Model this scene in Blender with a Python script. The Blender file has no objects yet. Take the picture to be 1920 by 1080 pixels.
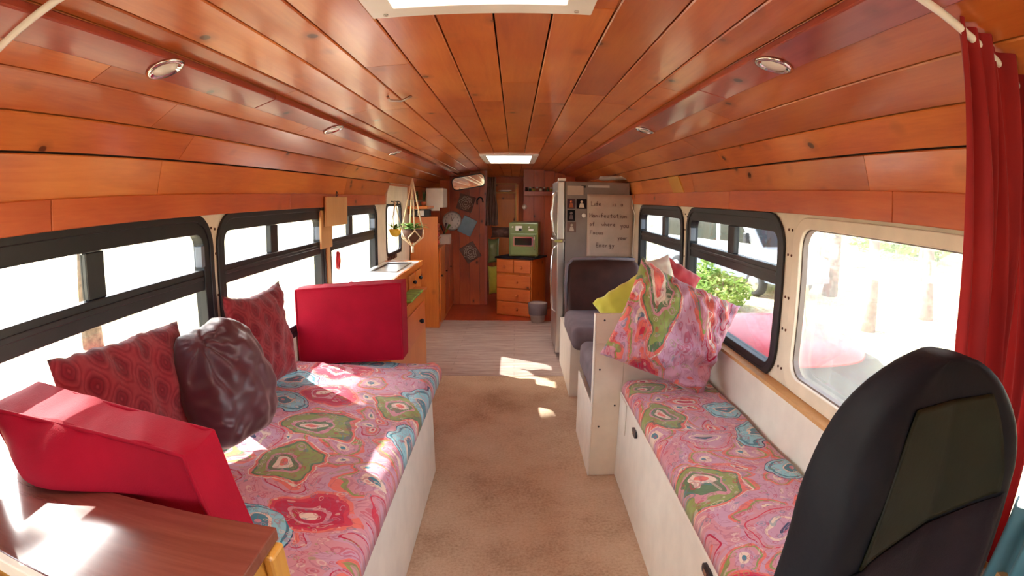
import bpy, bmesh, math, random
from mathutils import Vector, Matrix, noise

random.seed(7)
PI = math.pi
sc = bpy.context.scene
C = sc.collection

# ------------------------------------------------------------------ camera
cam_d = bpy.data.cameras.new('camera')
cam = bpy.data.objects.new('camera', cam_d)
C.objects.link(cam)
cam_d.type = 'PANO'
cam_d.panorama_type = 'FISHEYE_EQUISOLID'
cam_d.sensor_fit = 'HORIZONTAL'
cam_d.sensor_width = 36.0
cam_d.fisheye_lens = 1040.03 * 36.0 / 1920.0
cam_d.fisheye_fov = PI
cam_d.clip_start = 0.01
EYE = 1.47


def cam_axes(pitch=0.157206, yaw=-0.0044219, roll=0.0040144):
    def tr(v):
        x, y, z = v
        c, s = math.cos(roll), math.sin(roll)
        x, y = x * c - y * s, x * s + y * c
        c, s = math.cos(pitch), math.sin(pitch)
        y, z = y * c - z * s, z * c + y * s
        c, s = math.cos(yaw), math.sin(yaw)
        x, z = x * c + z * s, -x * s + z * c
        return Vector((x, z, y))
    r, u, f = tr((1, 0, 0)), tr((0, 1, 0)), tr((0, 0, 1))
    return Matrix((r, u, -f)).transposed().to_4x4()


cam.matrix_world = Matrix.Translation((0, 0, EYE)) @ cam_axes()
sc.camera = cam

# ------------------------------------------------------------------ light
SUN_DIR = Vector((1.0, -0.62, -0.90)).normalized()
sun_d = bpy.data.lights.new('sun', 'SUN')
sun_d.energy = 22.0
sun_d.angle = math.radians(0.55)
sun_d.color = (1.0, 0.95, 0.86)
sun = bpy.data.objects.new('sun', sun_d)
sun.rotation_euler = SUN_DIR.to_track_quat('-Z', 'Y').to_euler()
sun.location = (-8, 6, 9)
C.objects.link(sun)

world = bpy.data.worlds.new('sky')
sc.world = world
world.use_nodes = True
wn = world.node_tree
bg = wn.nodes['Background']
sky = wn.nodes.new('ShaderNodeTexSky')
sky.sky_type = 'NISHITA'
sky.sun_disc = False
sky.sun_elevation = math.asin(-SUN_DIR.z)
sky.sun_rotation = math.atan2(-SUN_DIR.x, -SUN_DIR.y)
sky.air_density = 1.0
sky.dust_density = 2.0
hs = wn.nodes.new('ShaderNodeHueSaturation')
hs.inputs['Saturation'].default_value = 0.45
wn.links.new(sky.outputs[0], hs.inputs['Color'])
wn.links.new(hs.outputs[0], bg.inputs[0])
bg.inputs[1].default_value = 1.0

sc.view_settings.view_transform = 'Standard'
sc.view_settings.look = 'None'
sc.view_settings.gamma = 1.0
sc.view_settings.use_curve_mapping = False
sc.view_settings.exposure = 1.08
sc.cycles.use_denoising = True
sc.cycles.max_bounces = 10
sc.cycles.diffuse_bounces = 6
sc.cycles.glossy_bounces = 4
sc.cycles.transparent_max_bounces = 24
sc.cycles.caustics_reflective = True
sc.cycles.sample_clamp_indirect = 12.0


# ------------------------------------------------------------------ helpers
def srgb(r, g, b):
    def f(c):
        c /= 255.0
        return c / 12.92 if c <= 0.04045 else ((c + 0.055) / 1.055) ** 2.4
    return (f(r), f(g), f(b), 1.0)


class Nodes:
    def __init__(self, name):
        self.m = bpy.data.materials.new(name)
        self.m.use_nodes = True
        self.t = self.m.node_tree
        self.b = self.t.nodes['Principled BSDF']
        self.out = self.t.nodes['Material Output']
        self._tc = None

    def n(self, typ, **k):
        nd = self.t.nodes.new(typ)
        for a, v in k.items():
            setattr(nd, a, v)
        return nd

    def l(self, a, b):
        self.t.links.new(a, b)

    @property
    def obj(self):
        if not self._tc:
            self._tc = self.n('ShaderNodeTexCoord')
        return self._tc.outputs['Object']

    def map(self, scale=(1, 1, 1), vec=None, rot=(0, 0, 0), loc=(0, 0, 0)):
        mp = self.n('ShaderNodeMapping')
        mp.inputs['Scale'].default_value = scale
        mp.inputs['Rotation'].default_value = rot
        mp.inputs['Location'].default_value = loc
        self.l(vec if vec is not None else self.obj, mp.inputs[0])
        return mp.outputs[0]

    def noise(self, vec, scale=5, detail=3, rough=0.5, dist=0.0):
        x = self.n('ShaderNodeTexNoise')
        x.inputs['Scale'].default_value = scale
        x.inputs['Detail'].default_value = detail
        x.inputs['Roughness'].default_value = rough
        x.inputs['Distortion'].default_value = dist
        self.l(vec, x.inputs['Vector'])
        return x

    def voro(self, vec, scale=5, feature='F1', rnd=1.0, dims='3D', metric=None):
        x = self.n('ShaderNodeTexVoronoi')
        x.voronoi_dimensions = dims
        x.feature = feature
        if metric:
            x.distance = metric
        x.inputs['Scale'].default_value = scale
        x.inputs['Randomness'].default_value = rnd
        self.l(vec, x.inputs['Vector'])
        return x

    def ramp(self, fac, stops, interp='LINEAR'):
        r = self.n('ShaderNodeValToRGB')
        r.color_ramp.interpolation = interp
        e = r.color_ramp.elements
        while len(e) > 1:
            e.remove(e[-1])
        e[0].position, e[0].color = stops[0]
        for p, c in stops[1:]:
            q = e.new(p)
            q.color = c
        self.l(fac, r.inputs[0])
        return r.outputs[0]

    def mix(self, fac, a, b, mode='MIX'):
        x = self.n('ShaderNodeMixRGB')
        x.blend_type = mode
        for s, v in ((0, fac), (1, a), (2, b)):
            if isinstance(v, (int, float)):
                x.inputs[s].default_value = v
            elif isinstance(v, tuple):
                x.inputs[s].default_value = v
            else:
                self.l(v, x.inputs[s])
        return x.outputs[0]

    def math(self, op, a, b=0.0, clamp=False):
        x = self.n('ShaderNodeMath')
        x.operation = op
        x.use_clamp = clamp
        for s, v in ((0, a), (1, b)):
            if isinstance(v, (int, float)):
                x.inputs[s].default_value = v
            else:
                self.l(v, x.inputs[s])
        return x.outputs[0]

    def bump(self, h, strength=0.3, dist=0.01):
        x = self.n('ShaderNodeBump')
        x.inputs['Strength'].default_value = strength
        x.inputs['Distance'].default_value = dist
        self.l(h, x.inputs['Height'])
        self.l(x.outputs[0], self.b.inputs['Normal'])

    def color(self, c):
        if isinstance(c, tuple):
            self.b.inputs['Base Color'].default_value = c
        else:
            self.l(c, self.b.inputs['Base Color'])

    def set(self, **k):
        names = {'rough': 'Roughness', 'metal': 'Metallic', 'spec': 'Specular IOR Level', 'coat': 'Coat Weight',
                 'coatr': 'Coat Roughness', 'sheen': 'Sheen Weight', 'trans': 'Transmission Weight', 'sss': 'Subsurface Weight'}
        for a, v in k.items():
            self.b.inputs[names[a]].default_value = v


def plain(name, rgb, rough=0.5, metal=0.0, spec=0.5, coat=0.0, var=0.06, nscale=9, bump=0.0, bscale=60, sheen=0.0):
    """plain paint, plastic, metal or cloth with a little unevenness of its own"""
    N = Nodes(name)
    c = srgb(*rgb)
    nz = N.noise(N.obj, nscale, 4).outputs['Fac']
    d = tuple(max(0, v * (1 - 2 * var)) for v in c[:3]) + (1,)
    h = tuple(min(1, v * (1 + 2 * var)) for v in c[:3]) + (1,)
    N.color(N.ramp(nz, [(0.3, d), (0.7, h)]))
    N.set(rough=rough, metal=metal, spec=spec, coat=coat, sheen=sheen)
    if bump:
        N.bump(N.noise(N.obj, bscale, 3).outputs['Fac'], bump, 0.004)
    return N.m


def wood(name, light, mid, dark, rough=0.3, axis='y', coat=0.25, knots=True, grain=1.0, island=0.0, kscale=1.0):
    """stained knotty pine: long grain, darker knots, each board its own tone"""
    N = Nodes(name)
    st = {'y': (9, 0.7, 9), 'x': (0.7, 9, 9), 'z': (9, 9, 0.7)}[axis]
    vec = N.obj
    if island:
        g = N.n('ShaderNodeNewGeometry')
        ad = N.n('ShaderNodeVectorMath', operation='MULTIPLY_ADD')
        sep = N.n('ShaderNodeCombineXYZ')
        for i in range(3):
            N.l(g.outputs['Random Per Island'], sep.inputs[i])
        N.l(sep.outputs[0], ad.inputs[0])
        ad.inputs[1].default_value = (13.0, 7.0, 5.0)
        N.l(N.obj, ad.inputs[2])
        vec = ad.outputs[0]
    a = N.noise(N.map(st, vec), 2.2, 6, 0.62, 1.2).outputs['Fac']
    b = N.noise(N.map(tuple(v * 3 for v in st), vec), 4.0, 4, 0.6).outputs['Fac']
    big = N.noise(vec, 1.6, 2).outputs['Fac']
    f = N.mix(0.35, a, b)
    col = N.ramp(f, [(0.25, srgb(*dark)), (0.47, srgb(*mid)), (0.75, srgb(*light))])
    col2 = N.mix(0.5, col, N.ramp(big, [(0.35, srgb(*dark)), (0.5, srgb(*mid)), (0.68, srgb(*light))]))
    if island:
        v = N.ramp(g.outputs['Random Per Island'], [(0.0, (0.62, 0.50, 0.45, 1)), (0.5, (1, 1, 1, 1)), (1.0, (1.25, 1.2, 1.15, 1))])
        col2 = N.mix(island, col2, v, 'MULTIPLY')
    if knots:
        ks = {'y': (7.5, 5.5, 7.5), 'x': (5.5, 7.5, 7.5), 'z': (7.5, 7.5, 5.5)}[axis]
        kw = N.noise(vec, 9, 2)
        wv = N.mix(0.03, N.map(tuple(k * kscale for k in ks), vec), kw.outputs['Color'])
        vo = N.voro(wv, 1.0)
        sp = N.n('ShaderNodeSeparateColor')
        N.l(vo.outputs['Color'], sp.inputs[0])
        pick = N.math('GREATER_THAN', sp.outputs[0], 0.42)
        k = N.ramp(vo.outputs['Distance'], [(0.0, (.95, .95, .95, 1)), (0.085, (0.85, 0.85, 0.85, 1)), (0.11, (0.3, 0.3, 0.3, 1)), (0.26, (0, 0, 0, 1))])
        kf = N.math('MULTIPLY', k, pick)
        kd = tuple(v * 0.16 for v in srgb(*dark)[:3]) + (1,)
        col2 = N.mix(kf, col2, kd)
    N.color(col2)
    N.set(rough=rough, coat=coat, coatr=0.12)
    N.bump(f, 0.08 * grain, 0.004)
    return N.m


def paisley(name, scale=3.6, loc=(0, 0, 0), axes='xy', bright=1.0):
    """printed quilt: large lobed medallions in crimson, coral, green and aqua over small pink florals"""
    N = Nodes(name)
    if axes == 'xy':
        v0 = N.map((1, 1, 0.15), loc=loc)
    else:
        v0 = N.map((1, 0.35, 1), N.map((1, 1, 1), rot=(-PI / 2, 0, 0)), loc=loc)
    nz = N.noise(v0, 3.4, 2)
    sub = N.n('ShaderNodeVectorMath', operation='MULTIPLY_ADD')
    N.l(nz.outputs['Color'], sub.inputs[0])
    sub.inputs[1].default_value = (0.30, 0.30, 0.30)
    N.l(v0, sub.inputs[2])
    w = sub.outputs[0]
    nz2 = N.noise(w, 11, 1)
    sub2 = N.n('ShaderNodeVectorMath', operation='MULTIPLY_ADD')
    N.l(nz2.outputs['Color'], sub2.inputs[0])
    sub2.inputs[1].default_value = (0.055, 0.055, 0.055)
    N.l(w, sub2.inputs[2])
    w2 = sub2.outputs[0]
    vo = N.voro(w2, scale, rnd=0.8, dims='2D')
    sep = N.n('ShaderNodeSeparateColor')
    N.l(vo.outputs['Color'], sep.inputs[0])
    D = vo.outputs['Distance']
    pink, coral, crim, red = srgb(202, 138, 146), srgb(222, 112, 98), srgb(186, 26, 64), srgb(204, 52, 72)
    green, dgreen, aqua, teal = srgb(140, 152, 82), srgb(96, 122, 84), srgb(142, 196, 204), srgb(66, 128, 142)
    navy, cream, lil = srgb(44, 62, 96), srgb(224, 200, 180), srgb(196, 148, 166)
    rA = N.ramp(D, [(0, cream), (0.07, crim), (0.16, pink), (0.20, crim), (0.31, red), (0.36, coral), (0.40, pink), (0.43, coral), (0.46, pink)], 'CONSTANT')
    rB = N.ramp(D, [(0, coral), (0.06, cream), (0.12, dgreen), (0.18, pink), (0.22, green), (0.34, dgreen), (0.37, coral), (0.41, cream), (0.43, pink)], 'CONSTANT')
    rC = N.ramp(D, [(0, pink), (0.05, teal), (0.14, cream), (0.17, aqua), (0.31, teal), (0.34, aqua), (0.385, navy), (0.40, pink)], 'CONSTANT')
    rD = N.ramp(D, [(0, navy), (0.05, lil), (0.13, cream), (0.17, lil), (0.28, pink), (0.34, red), (0.36, pink)], 'CONSTANT')
    m1 = N.mix(N.math('GREATER_THAN', sep.outputs[0], 0.3), rA, rB)
    m2 = N.mix(N.math('GREATER_THAN', sep.outputs[0], 0.54), m1, rC)
    m3 = N.mix(N.math('GREATER_THAN', sep.outputs[0], 0.86), m2, rD)
    vb = N.voro(w2, scale * 1.9, rnd=0.9, dims='2D')
    sb = N.n('ShaderNodeSeparateColor')
    N.l(vb.outputs['Color'], sb.inputs[0])
    b1 = N.ramp(vb.outputs['Distance'], [(0, crim), (.08, cream), (.15, coral), (.24, pink), (.33, crim), (.36, lil), (.46, pink)], 'CONSTANT')
    b2 = N.ramp(vb.outputs['Distance'], [(0, teal), (.07, cream), (.16, lil), (.26, pink), (.34, green), (.38, coral), (.46, lil)], 'CONSTANT')
    bb = N.mix(N.math('GREATER_THAN', sb.outputs[0], .5), b1, b2)
    m3 = N.mix(N.math('GREATER_THAN', D, .425), m3, bb)
    # small print
    s1 = N.voro(w2, 34)
    ring = N.ramp(s1.outputs['Distance'], [(0, (1, 1, 1, 1)), (0.16, (0, 0, 0, 1)), (0.30, (1, 1, 1, 1)), (0.42, (0, 0, 0, 1))], 'CONSTANT')
    s1c = N.n('ShaderNodeSeparateColor')
    N.l(s1.outputs['Color'], s1c.inputs[0])
    smallc = N.ramp(s1c.outputs[1], [(0, crim), (0.3, lil), (0.5, cream), (0.7, green), (0.85, teal)], 'CONSTANT')
    f1 = N.math('MULTIPLY', ring, 0.5)
    m4 = N.mix(f1, m3, smallc)
    wv = N.n('ShaderNodeTexWave')
    wv.inputs['Scale'].default_value = 9
    wv.inputs['Distortion'].default_value = 14
    wv.inputs['Detail'].default_value = 3
    wv.inputs['Detail Scale'].default_value = 2.2
    N.l(w2, wv.inputs['Vector'])
    lines = N.ramp(wv.outputs['Fac'], [(0, (1, 1, 1, 1)), (0.09, (0, 0, 0, 1))], 'CONSTANT')
    m5 = N.mix(N.math('MULTIPLY', lines, 0.35), m4, srgb(150, 70, 96))
    if bright != 1.0:
        m5 = N.mix(1.0, m5, (bright, bright, bright, 1), 'MULTIPLY')
    N.color(m5)
    N.set(rough=0.85, spec=0.25, sheen=0.2)
    q = N.noise(v0, 26, 3).outputs['Fac']
    q2 = N.noise(N.map((6, 40, 6)), 1.0, 2).outputs['Fac']
    N.bump(N.mix(0.4, q, q2), 0.5, 0.012)
    return N.m


def medallion(name):
    """dark red woven cushion cover with a grid of round and square medallions"""
    N = Nodes(name)
    v = N.map((1, 1, 1))
    nz = N.noise(v, 30, 2)
    vv = N.mix(0.012, v, nz.outputs['Color'])
    mp = N.map((0.001, 1, 1), vv, rot=(math.radians(38), 0, 0))
    vo = N.voro(mp, 11, rnd=0.0, metric='MINKOWSKI')
    vo.inputs['Exponent'].default_value = 3.2
    base, hi, lo = srgb(126, 24, 36), srgb(150, 50, 56), srgb(106, 14, 28)
    c = N.ramp(vo.outputs['Distance'], [(0, hi), (0.07, lo), (0.17, base), (0.22, lo), (0.36, hi), (0.41, base), (0.5, hi)], 'LINEAR')
    s = N.voro(vv, 60).outputs['Distance']
    c2 = N.mix(N.math('MULTIPLY', s, 0.35), c, lo)
    N.color(c2)
    N.set(rough=0.85, sheen=0.25, spec=0.2)
    N.bump(s, 0.25, 0.004)
    return N.m


class MB:
    """collects shapes and links them as ONE mesh object"""
    def __init__(self):
        self.v, self.f, self.s = [], [], []

    def add(self, vs, fs, smooth=False):
        o = len(self.v)
        self.v += [Vector(p) for p in vs]
        self.f += [tuple(o + i for i in f) for f in fs]
        self.s += [smooth] * len(fs)
        return self

    def box(self, x0, x1, y0, y1, z0, z1, M=None):
        vs = [(x0, y0, z0), (x1, y0, z0), (x1, y1, z0), (x0, y1, z0), (x0, y0, z1), (x1, y0, z1), (x1, y1, z1), (x0, y1, z1)]
        if M:
            vs = [M @ Vector(v) for v in vs]
        return self.add(vs, [(0, 3, 2, 1), (4, 5, 6, 7), (0, 1, 5, 4), (1, 2, 6, 5), (2, 3, 7, 6), (3, 0, 4, 7)])

    def rings(self, rings, closed=True, cap=(True, True), smooth=True):
        n = len(rings[0])
        vs = [p for r in rings for p in r]
        fs = []
        for i in range(len(rings) - 1):
            for j in range(n if closed else n - 1):
                k = (j + 1) % n
                fs.append((i * n + j, i * n + k, (i + 1) * n + k, (i + 1) * n + j))
        if cap[0]:
            fs.append(tuple(reversed(range(n))))
        if cap[1]:
            fs.append(tuple((len(rings) - 1) * n + j for j in range(n)))
        return self.add(vs, fs, smooth)

    def tube(self, pts, r, n=8, cap=True):
        pts = [Vector(p) for p in pts]
        rs = r if isinstance(r, (list, tuple)) else [r] * len(pts)
        rings = []
        up = Vector((0, 0, 1))
        t0 = (pts[1] - pts[0]).normalized()
        if abs(t0.dot(up)) > 0.95:
            up = Vector((1, 0, 0))
        a = t0.cross(up).normalized()
        for i, p in enumerate(pts):
            t = (pts[min(i + 1, len(pts) - 1)] - pts[max(i - 1, 0)]).normalized()
            a = (a - t * a.dot(t)).normalized()
            b = t.cross(a)
            rings.append([p + (a * math.cos(q) + b * math.sin(q)) * rs[i] for q in [2 * PI * k / n for k in range(n)]])
        return self.rings(rings, True, (cap, cap))

    def lathe(self, prof, centre=(0, 0, 0), n=24, axis='z', cap=(True, True), smooth=True):
        rings = []
        c = Vector(centre)
        for r, h in prof:
            ring = []
            for k in range(n):
                q = 2 * PI * k / n
                x, y = r * math.cos(q), r * math.sin(q)
                ring.append(c + Vector({'z': (x, y, h), 'y': (x, h, -y), 'x': (h, x, y)}[axis]))
            rings.append(ring)
        return self.rings(rings, True, cap, smooth)

    def prism(self, outline, a, b, axis='x'):
        """outline in the two other axes, extruded from a to b along axis"""
        def P(p, h):
            return {'x': (h, p[0], p[1]), 'y': (p[0], h, p[1]), 'z': (p[0], p[1], h)}[axis]
        n = len(outline)
        vs = [P(p, a) for p in outline] + [P(p, b) for p in outline]
        fs = [tuple(range(n)), tuple(reversed(range(n, 2 * n)))] + [(i, n + i, n + (i + 1) % n, (i + 1) % n) for i in range(n)]
        return self.add(vs, fs)

    def frame(self, outer, inner, a, b, axis='x'):
        """ring between two outlines with the same point count, extruded a to b"""
        def P(p, h):
            return {'x': (h, p[0], p[1]), 'y': (p[0], h, p[1]), 'z': (p[0], p[1], h)}[axis]
        n = len(outer)
        vs = [P(p, a) for p in outer] + [P(p, a) for p in inner] + [P(p, b) for p in outer] + [P(p, b) for p in inner]
        fs = []
        for i in range(n):
            j = (i + 1) % n
            fs += [(i, j, n + j, n + i), (2 * n + i, 3 * n + i, 3 * n + j, 2 * n + j), (i, 2 * n + i, 2 * n + j, j), (n + i, n + j, 3 * n + j, 3 * n + i)]
        return self.add(vs, fs)

    def surf(self, fn, nu, nv, smooth=True, wrap=False):
        vs = [fn(i / nu, j / nv) for j in range(nv + 1) for i in range(nu + 1)]
        w = nu + 1
        fs = [(j * w + i, j * w + i + 1, (j + 1) * w + i + 1, (j + 1) * w + i) for j in range(nv) for i in range(nu)]
        return self.add(vs, fs, smooth)

    def build(self, name, mat, parent=None, bevel=0.0, seg=2, local=False, sub=0, solid=0.0, merge=False):
        off = Vector((0, 0, 0))
        if parent is not None and not local:
            off = Vector(parent.get('_o', (0, 0, 0)))
        me = bpy.data.meshes.new(name)
        me.from_pydata([v - off for v in self.v], [], self.f)
        for p, s in zip(me.polygons, self.s):
            p.use_smooth = s
        bm = bmesh.new()
        bm.from_mesh(me)
        if merge:
            bmesh.ops.remove_doubles(bm, verts=bm.verts, dist=1e-5)
        bmesh.ops.recalc_face_normals(bm, faces=bm.faces)
        bm.to_mesh(me)
        bm.free()
        me.materials.append(mat)
        o = bpy.data.objects.new(name, me)
        C.objects.link(o)
        if parent is not None:
            o.parent = parent
            o['_o'] = tuple(off)
        else:
            o['_o'] = (0.0, 0.0, 0.0)
        if solid:
            s = o.modifiers.new('thickness', 'SOLIDIFY')
            s.thickness = solid
        if bevel:
            b = o.modifiers.new('bevel', 'BEVEL')
            b.width = bevel
            b.segments = seg
            b.limit_method = 'ANGLE'
            b.angle_limit = math.radians(40)
        if sub:
            s = o.modifiers.new('sub', 'SUBSURF')
            s.levels = s.render_levels = sub
        return o


def thing(name, loc, label=None, cat=None, group=None, kind=None):
    o = bpy.data.objects.new(name, None)
    o.empty_display_size = 0.05
    o.location = loc
    o['_o'] = tuple(loc)
    C.objects.link(o)
    return tag(o, label, cat, group, kind)


def tag(o, label=None, cat=None, group=None, kind=None):
    if label:
        o['label'] = label
    if cat:
        o['category'] = cat
    if group:
        o['group'] = group
    if kind:
        o['kind'] = kind
    return o


def struct(o):
    o['kind'] = 'structure'
    return o


def copy_thing(o, d, label=None, parent=None):
    """copy a thing with its parts, moved by d"""
    c = o.copy()
    C.objects.link(c)
    if parent is None:
        c.location = Vector(o.location) + Vector(d)
        if label:
            c['label'] = label
    else:
        c.parent = parent
    for ch in list(o.children):
        copy_thing(ch, d, None, c)
    return c


def rrect(y0, y1, z0, z1, r, k=6):
    pts = []
    for cy, cz, a0 in ((y1 - r, z0 + r, -PI / 2), (y1 - r, z1 - r, 0), (y0 + r, z1 - r, PI / 2), (y0 + r, z0 + r, PI)):
        for i in range(k + 1):
            a = a0 + PI / 2 * i / k
            pts.append((cy + r * math.cos(a), cz + r * math.sin(a)))
    return pts


def rect_match(y0, y1, z0, z1, k=6):
    pts = []
    for c in ((y1, z0), (y1, z1), (y0, z1), (y0, z0)):
        pts += [c] * (k + 1)
    return pts


def holed(mb, cells, xa, xb, k=6):
    """wall in the y-z plane between xa and xb; cells: (ya,yb,za,zb, hole or None) hole=(y0,y1,z0,z1,r)"""
    for ya, yb, za, zb, h in cells:
        if h is None:
            mb.box(min(xa, xb), max(xa, xb), ya, yb, za, zb)
        else:
            inner = rrect(*h[:4], h[4], k)
            outer = rect_match(ya, yb, za, zb, k)
            n = len(inner)
            vs = [(xa, *p) for p in outer] + [(xa, *p) for p in inner] + [(xb, *p) for p in outer] + [(xb, *p) for p in inner]
            fs = []
            for i in range(n):
                j = (i + 1) % n
                if outer[i] == outer[j]:
                    fs += [(i, n + j, n + i), (2 * n + i, 3 * n + i, 3 * n + j)]
                else:
                    fs += [(i, j, n + j, n + i), (2 * n + i, 3 * n + i, 3 * n + j, 2 * n + j), (i, 2 * n + i, 2 * n + j, j)]
                fs.append((n + i, n + j, 3 * n + j, 3 * n + i))
            mb.add(vs, fs)


def pillow(name, mat, c, right, up, W, H, T, seed=0, wr=0.012, pinch=0.09, parent=None, label=None, cat=None, droop=0.0, group=None, disc=0.0, rag=0.012, knot=0.0, dent=0.0, n=36):
    """stuffed square cushion: two bulging sides meeting in a seam, pulled-in edges, wrinkles"""
    c, right, up = Vector(c), Vector(right).normalized(), Vector(up).normalized()
    up = (up - right * up.dot(right)).normalized()
    nor = right.cross(up)
    mb = MB()
    for side in (1, -1):
        def fn(a, b):
            u, v = 2 * a - 1, 2 * b - 1
            x = u * W / 2 * (1 - pinch * (1 - v * v) * abs(u) ** 2)
            y = v * H / 2 * (1 - pinch * (1 - u * u) * abs(v) ** 2)
            x *= 1 - disc * (1 - math.sqrt(1 - v * v / 2))
            y *= 1 - disc * (1 - math.sqrt(1 - u * u / 2))
            e = max(0.0, (1 - abs(u) ** 2.6) * (1 - abs(v) ** 2.6))
            t = T / 2 * e ** 0.52
            p = Vector((x * 7 + seed, y * 7, side * 3.1 + seed))
            edge = 1 - e
            w = noise.noise(p * 1.3) * wr * 1.2 + noise.noise(p * 4.0) * wr * (0.35 + 0.6 * edge)
            if knot:
                dx_, dy_ = u + .75, v - .8
                rr = math.hypot(dx_, dy_)
                w += knot * math.sin(math.atan2(dy_, dx_) * 11 + seed) * min(1, rr * 2) * math.exp(-rr * 1.1)
            w -= dent * math.exp(-((u + .1) ** 2 + (v + .1) ** 2) * 5)
            if e < 1e-6:
                w = 0
            q = c + right * x + up * y + nor * (side * t + w * min(1, e * 5) * side)
            y2 = (noise.noise(Vector((x * 5 + seed, 9.1, 0))) + .6 * noise.noise(Vector((x * 26 + seed, 3.1, 0))) * max(0, v)) * rag
            q += up * y2
            q.z -= droop * (abs(u) ** 2) * (v < 0) * abs(v)
            return q
        mb.surf(fn, n, n)
    o = mb.build(name, mat, parent, merge=True)
    if label:
        tag(o, label, cat, group)
    return o


# ------------------------------------------------------------------ materials
M = {}
M['ceil'] = wood('varnished_pine_ceiling', (226, 144, 74), (202, 110, 52), (166, 74, 38), 0.30, 'y', 0.30, True, 1.0, 0.6, 1.0)
M['beam'] = wood('red_stained_pine', (190, 98, 74), (166, 74, 60), (130, 48, 42), 0.28, 'y', 0.4, True, 1.0)
M['header'] = wood('header_pine', (214, 122, 66), (190, 92, 50), (158, 66, 38), 0.34, 'y', 0.2, True, 1.0, 0.4)
M['pine'] = wood('honey_pine', (222, 136, 60), (204, 112, 44), (176, 84, 32), 0.35, 'z', 0.15, True, 1.0)
M['pine_red'] = wood('red_pine_boards', (206, 104, 54), (178, 78, 42), (136, 50, 28), 0.35, 'z', 0.15, True, 1.0, 0.3)
M['pine_x'] = wood('drawer_pine', (222, 132, 66), (204, 104, 50), (178, 78, 36), 0.35, 'x', 0.15, True, 1.0)
M['plywood'] = wood('pale_plywood', (220, 176, 116), (204, 156, 98), (184, 134, 80), 0.6, 'z', 0.0, False, 1.0)
M['deskwood'] = wood('cherry_desk_wood', (150, 88, 70), (124, 64, 52), (98, 44, 38), 0.20, 'x', 0.6, False, 0.6)
M['yellowwood'] = wood('yellow_varnished_wood', (222, 172, 84), (204, 148, 64), (184, 120, 44), 0.35, 'z', 0.2, False, 1.0)
M['orangefloor'] = wood('orange_rear_floor', (196, 84, 40), (172, 62, 32), (140, 44, 26), 0.4, 'y', 0.1, False)
M['cream'] = plain('cream_painted_metal', (226, 214, 192), 0.5, var=0.04)
M['white'] = plain('white_painted_board', (232, 226, 212), 0.45, var=0.03)
M['whitegloss'] = plain('white_plastic', (240, 238, 232), 0.3, var=0.02)
M['black'] = plain('black_window_rubber', (26, 26, 32), 0.45, var=0.1)
M['blackmetal'] = plain('black_aluminium', (34, 34, 40), 0.35, spec=0.6, var=0.1)
M['dark'] = plain('dark_shell', (60, 40, 32), 0.9)
M['crimson'] = plain('crimson_cotton', (156, 3, 36), 0.75, var=0.05, bump=0.15, bscale=300, sheen=0.0, spec=0.2)
M['medal'] = medallion('red_medallion_weave')
M['maroon'] = plain('maroon_satin', (74, 20, 32), 0.42, spec=0.5, var=0.04, sheen=0.3)
M['steel'] = plain('brushed_steel', (196, 190, 186), 0.28, metal=0.95, var=0.03, nscale=3)
M['chrome'] = plain('chrome', (224, 224, 228), 0.12, metal=1.0, var=0.02)
M['fridge'] = plain('grey_fridge_side', (136, 124, 118), 0.42, var=0.04, spec=0.5)
M['paper'] = plain('poster_paper', (198, 180, 166), 0.8, var=0.04)
M['ink'] = plain('marker_ink', (104, 70, 66), 0.8)
M['brownseat'] = plain('brown_vinyl', (62, 34, 26), 0.6, spec=0.25, var=0.12, bump=0.1, bscale=90)
M['greyseat'] = plain('grey_seat_fabric', (112, 100, 104), 0.9, var=0.07, bump=0.3, bscale=260)
M['charcoal'] = plain('charcoal_fabric', (32, 26, 32), 0.9, spec=0.15, var=0.1, bump=0.25, bscale=220, sheen=0.05)
M['slate'] = plain('slate_vinyl', (22, 23, 29), 0.6, spec=0.15, var=0.08, bump=0.08, bscale=120)
M['oliveseat'] = plain('olive_black_vinyl', (24, 27, 14), 0.45, spec=0.2, var=0.15, bump=0.06, bscale=140)
M['green'] = plain('sage_green_enamel', (120, 138, 84), 0.3, var=0.04, coat=0.3)
M['darkglass'] = plain('dark_glass', (30, 36, 34), 0.08, spec=0.7)
M['yellow'] = plain('lime_yellow_cotton', (196, 192, 70), 0.8, sheen=0.2)
M['mustard'] = plain('mustard_cotton', (206, 170, 70), 0.8, sheen=0.2)
M['coralred'] = plain('coral_red_cotton', (172, 34, 46), 0.75, sheen=0.3)
M['whitecloth'] = plain('white_cotton', (226, 216, 200), 0.85)
M['leaf'] = plain('leaf_green', (110, 150, 56), 0.5, var=0.25, nscale=20)
M['leafdark'] = plain('dark_leaf_green', (62, 92, 40), 0.6, var=0.3, nscale=12)
M['yellowpot'] = plain('yellow_glazed_pot', (226, 178, 46), 0.25, coat=0.5)
M['brownpot'] = plain('brown_basket', (96, 60, 44), 0.8)
M['cord'] = plain('cotton_cord', (236, 216, 182), 0.9)
M['red'] = plain('red_plastic', (190, 30, 40), 0.35)
M['blue'] = plain('pale_blue_tile', (128, 164, 186), 0.3)
M['greybin'] = plain('grey_bin_plastic', (164, 150, 142), 0.5)
M['greycurtain'] = plain('grey_brown_cloth', (118, 92, 84), 0.9)
M['teal'] = plain('teal_cloth', (84, 136, 148), 0.85, sheen=0.2)
M['terra'] = plain('terracotta', (176, 96, 60), 0.8)
M['carred'] = plain('red_car_paint', (214, 40, 44), 0.4, coat=0.25, var=0.02)
M['vanwhite'] = plain('white_van_paint', (236, 238, 244), 0.3, coat=0.6, var=0.01)
M['vangrey'] = plain('grey_blue_gloss', (108, 118, 134), 0.35, coat=0.3)
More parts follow.
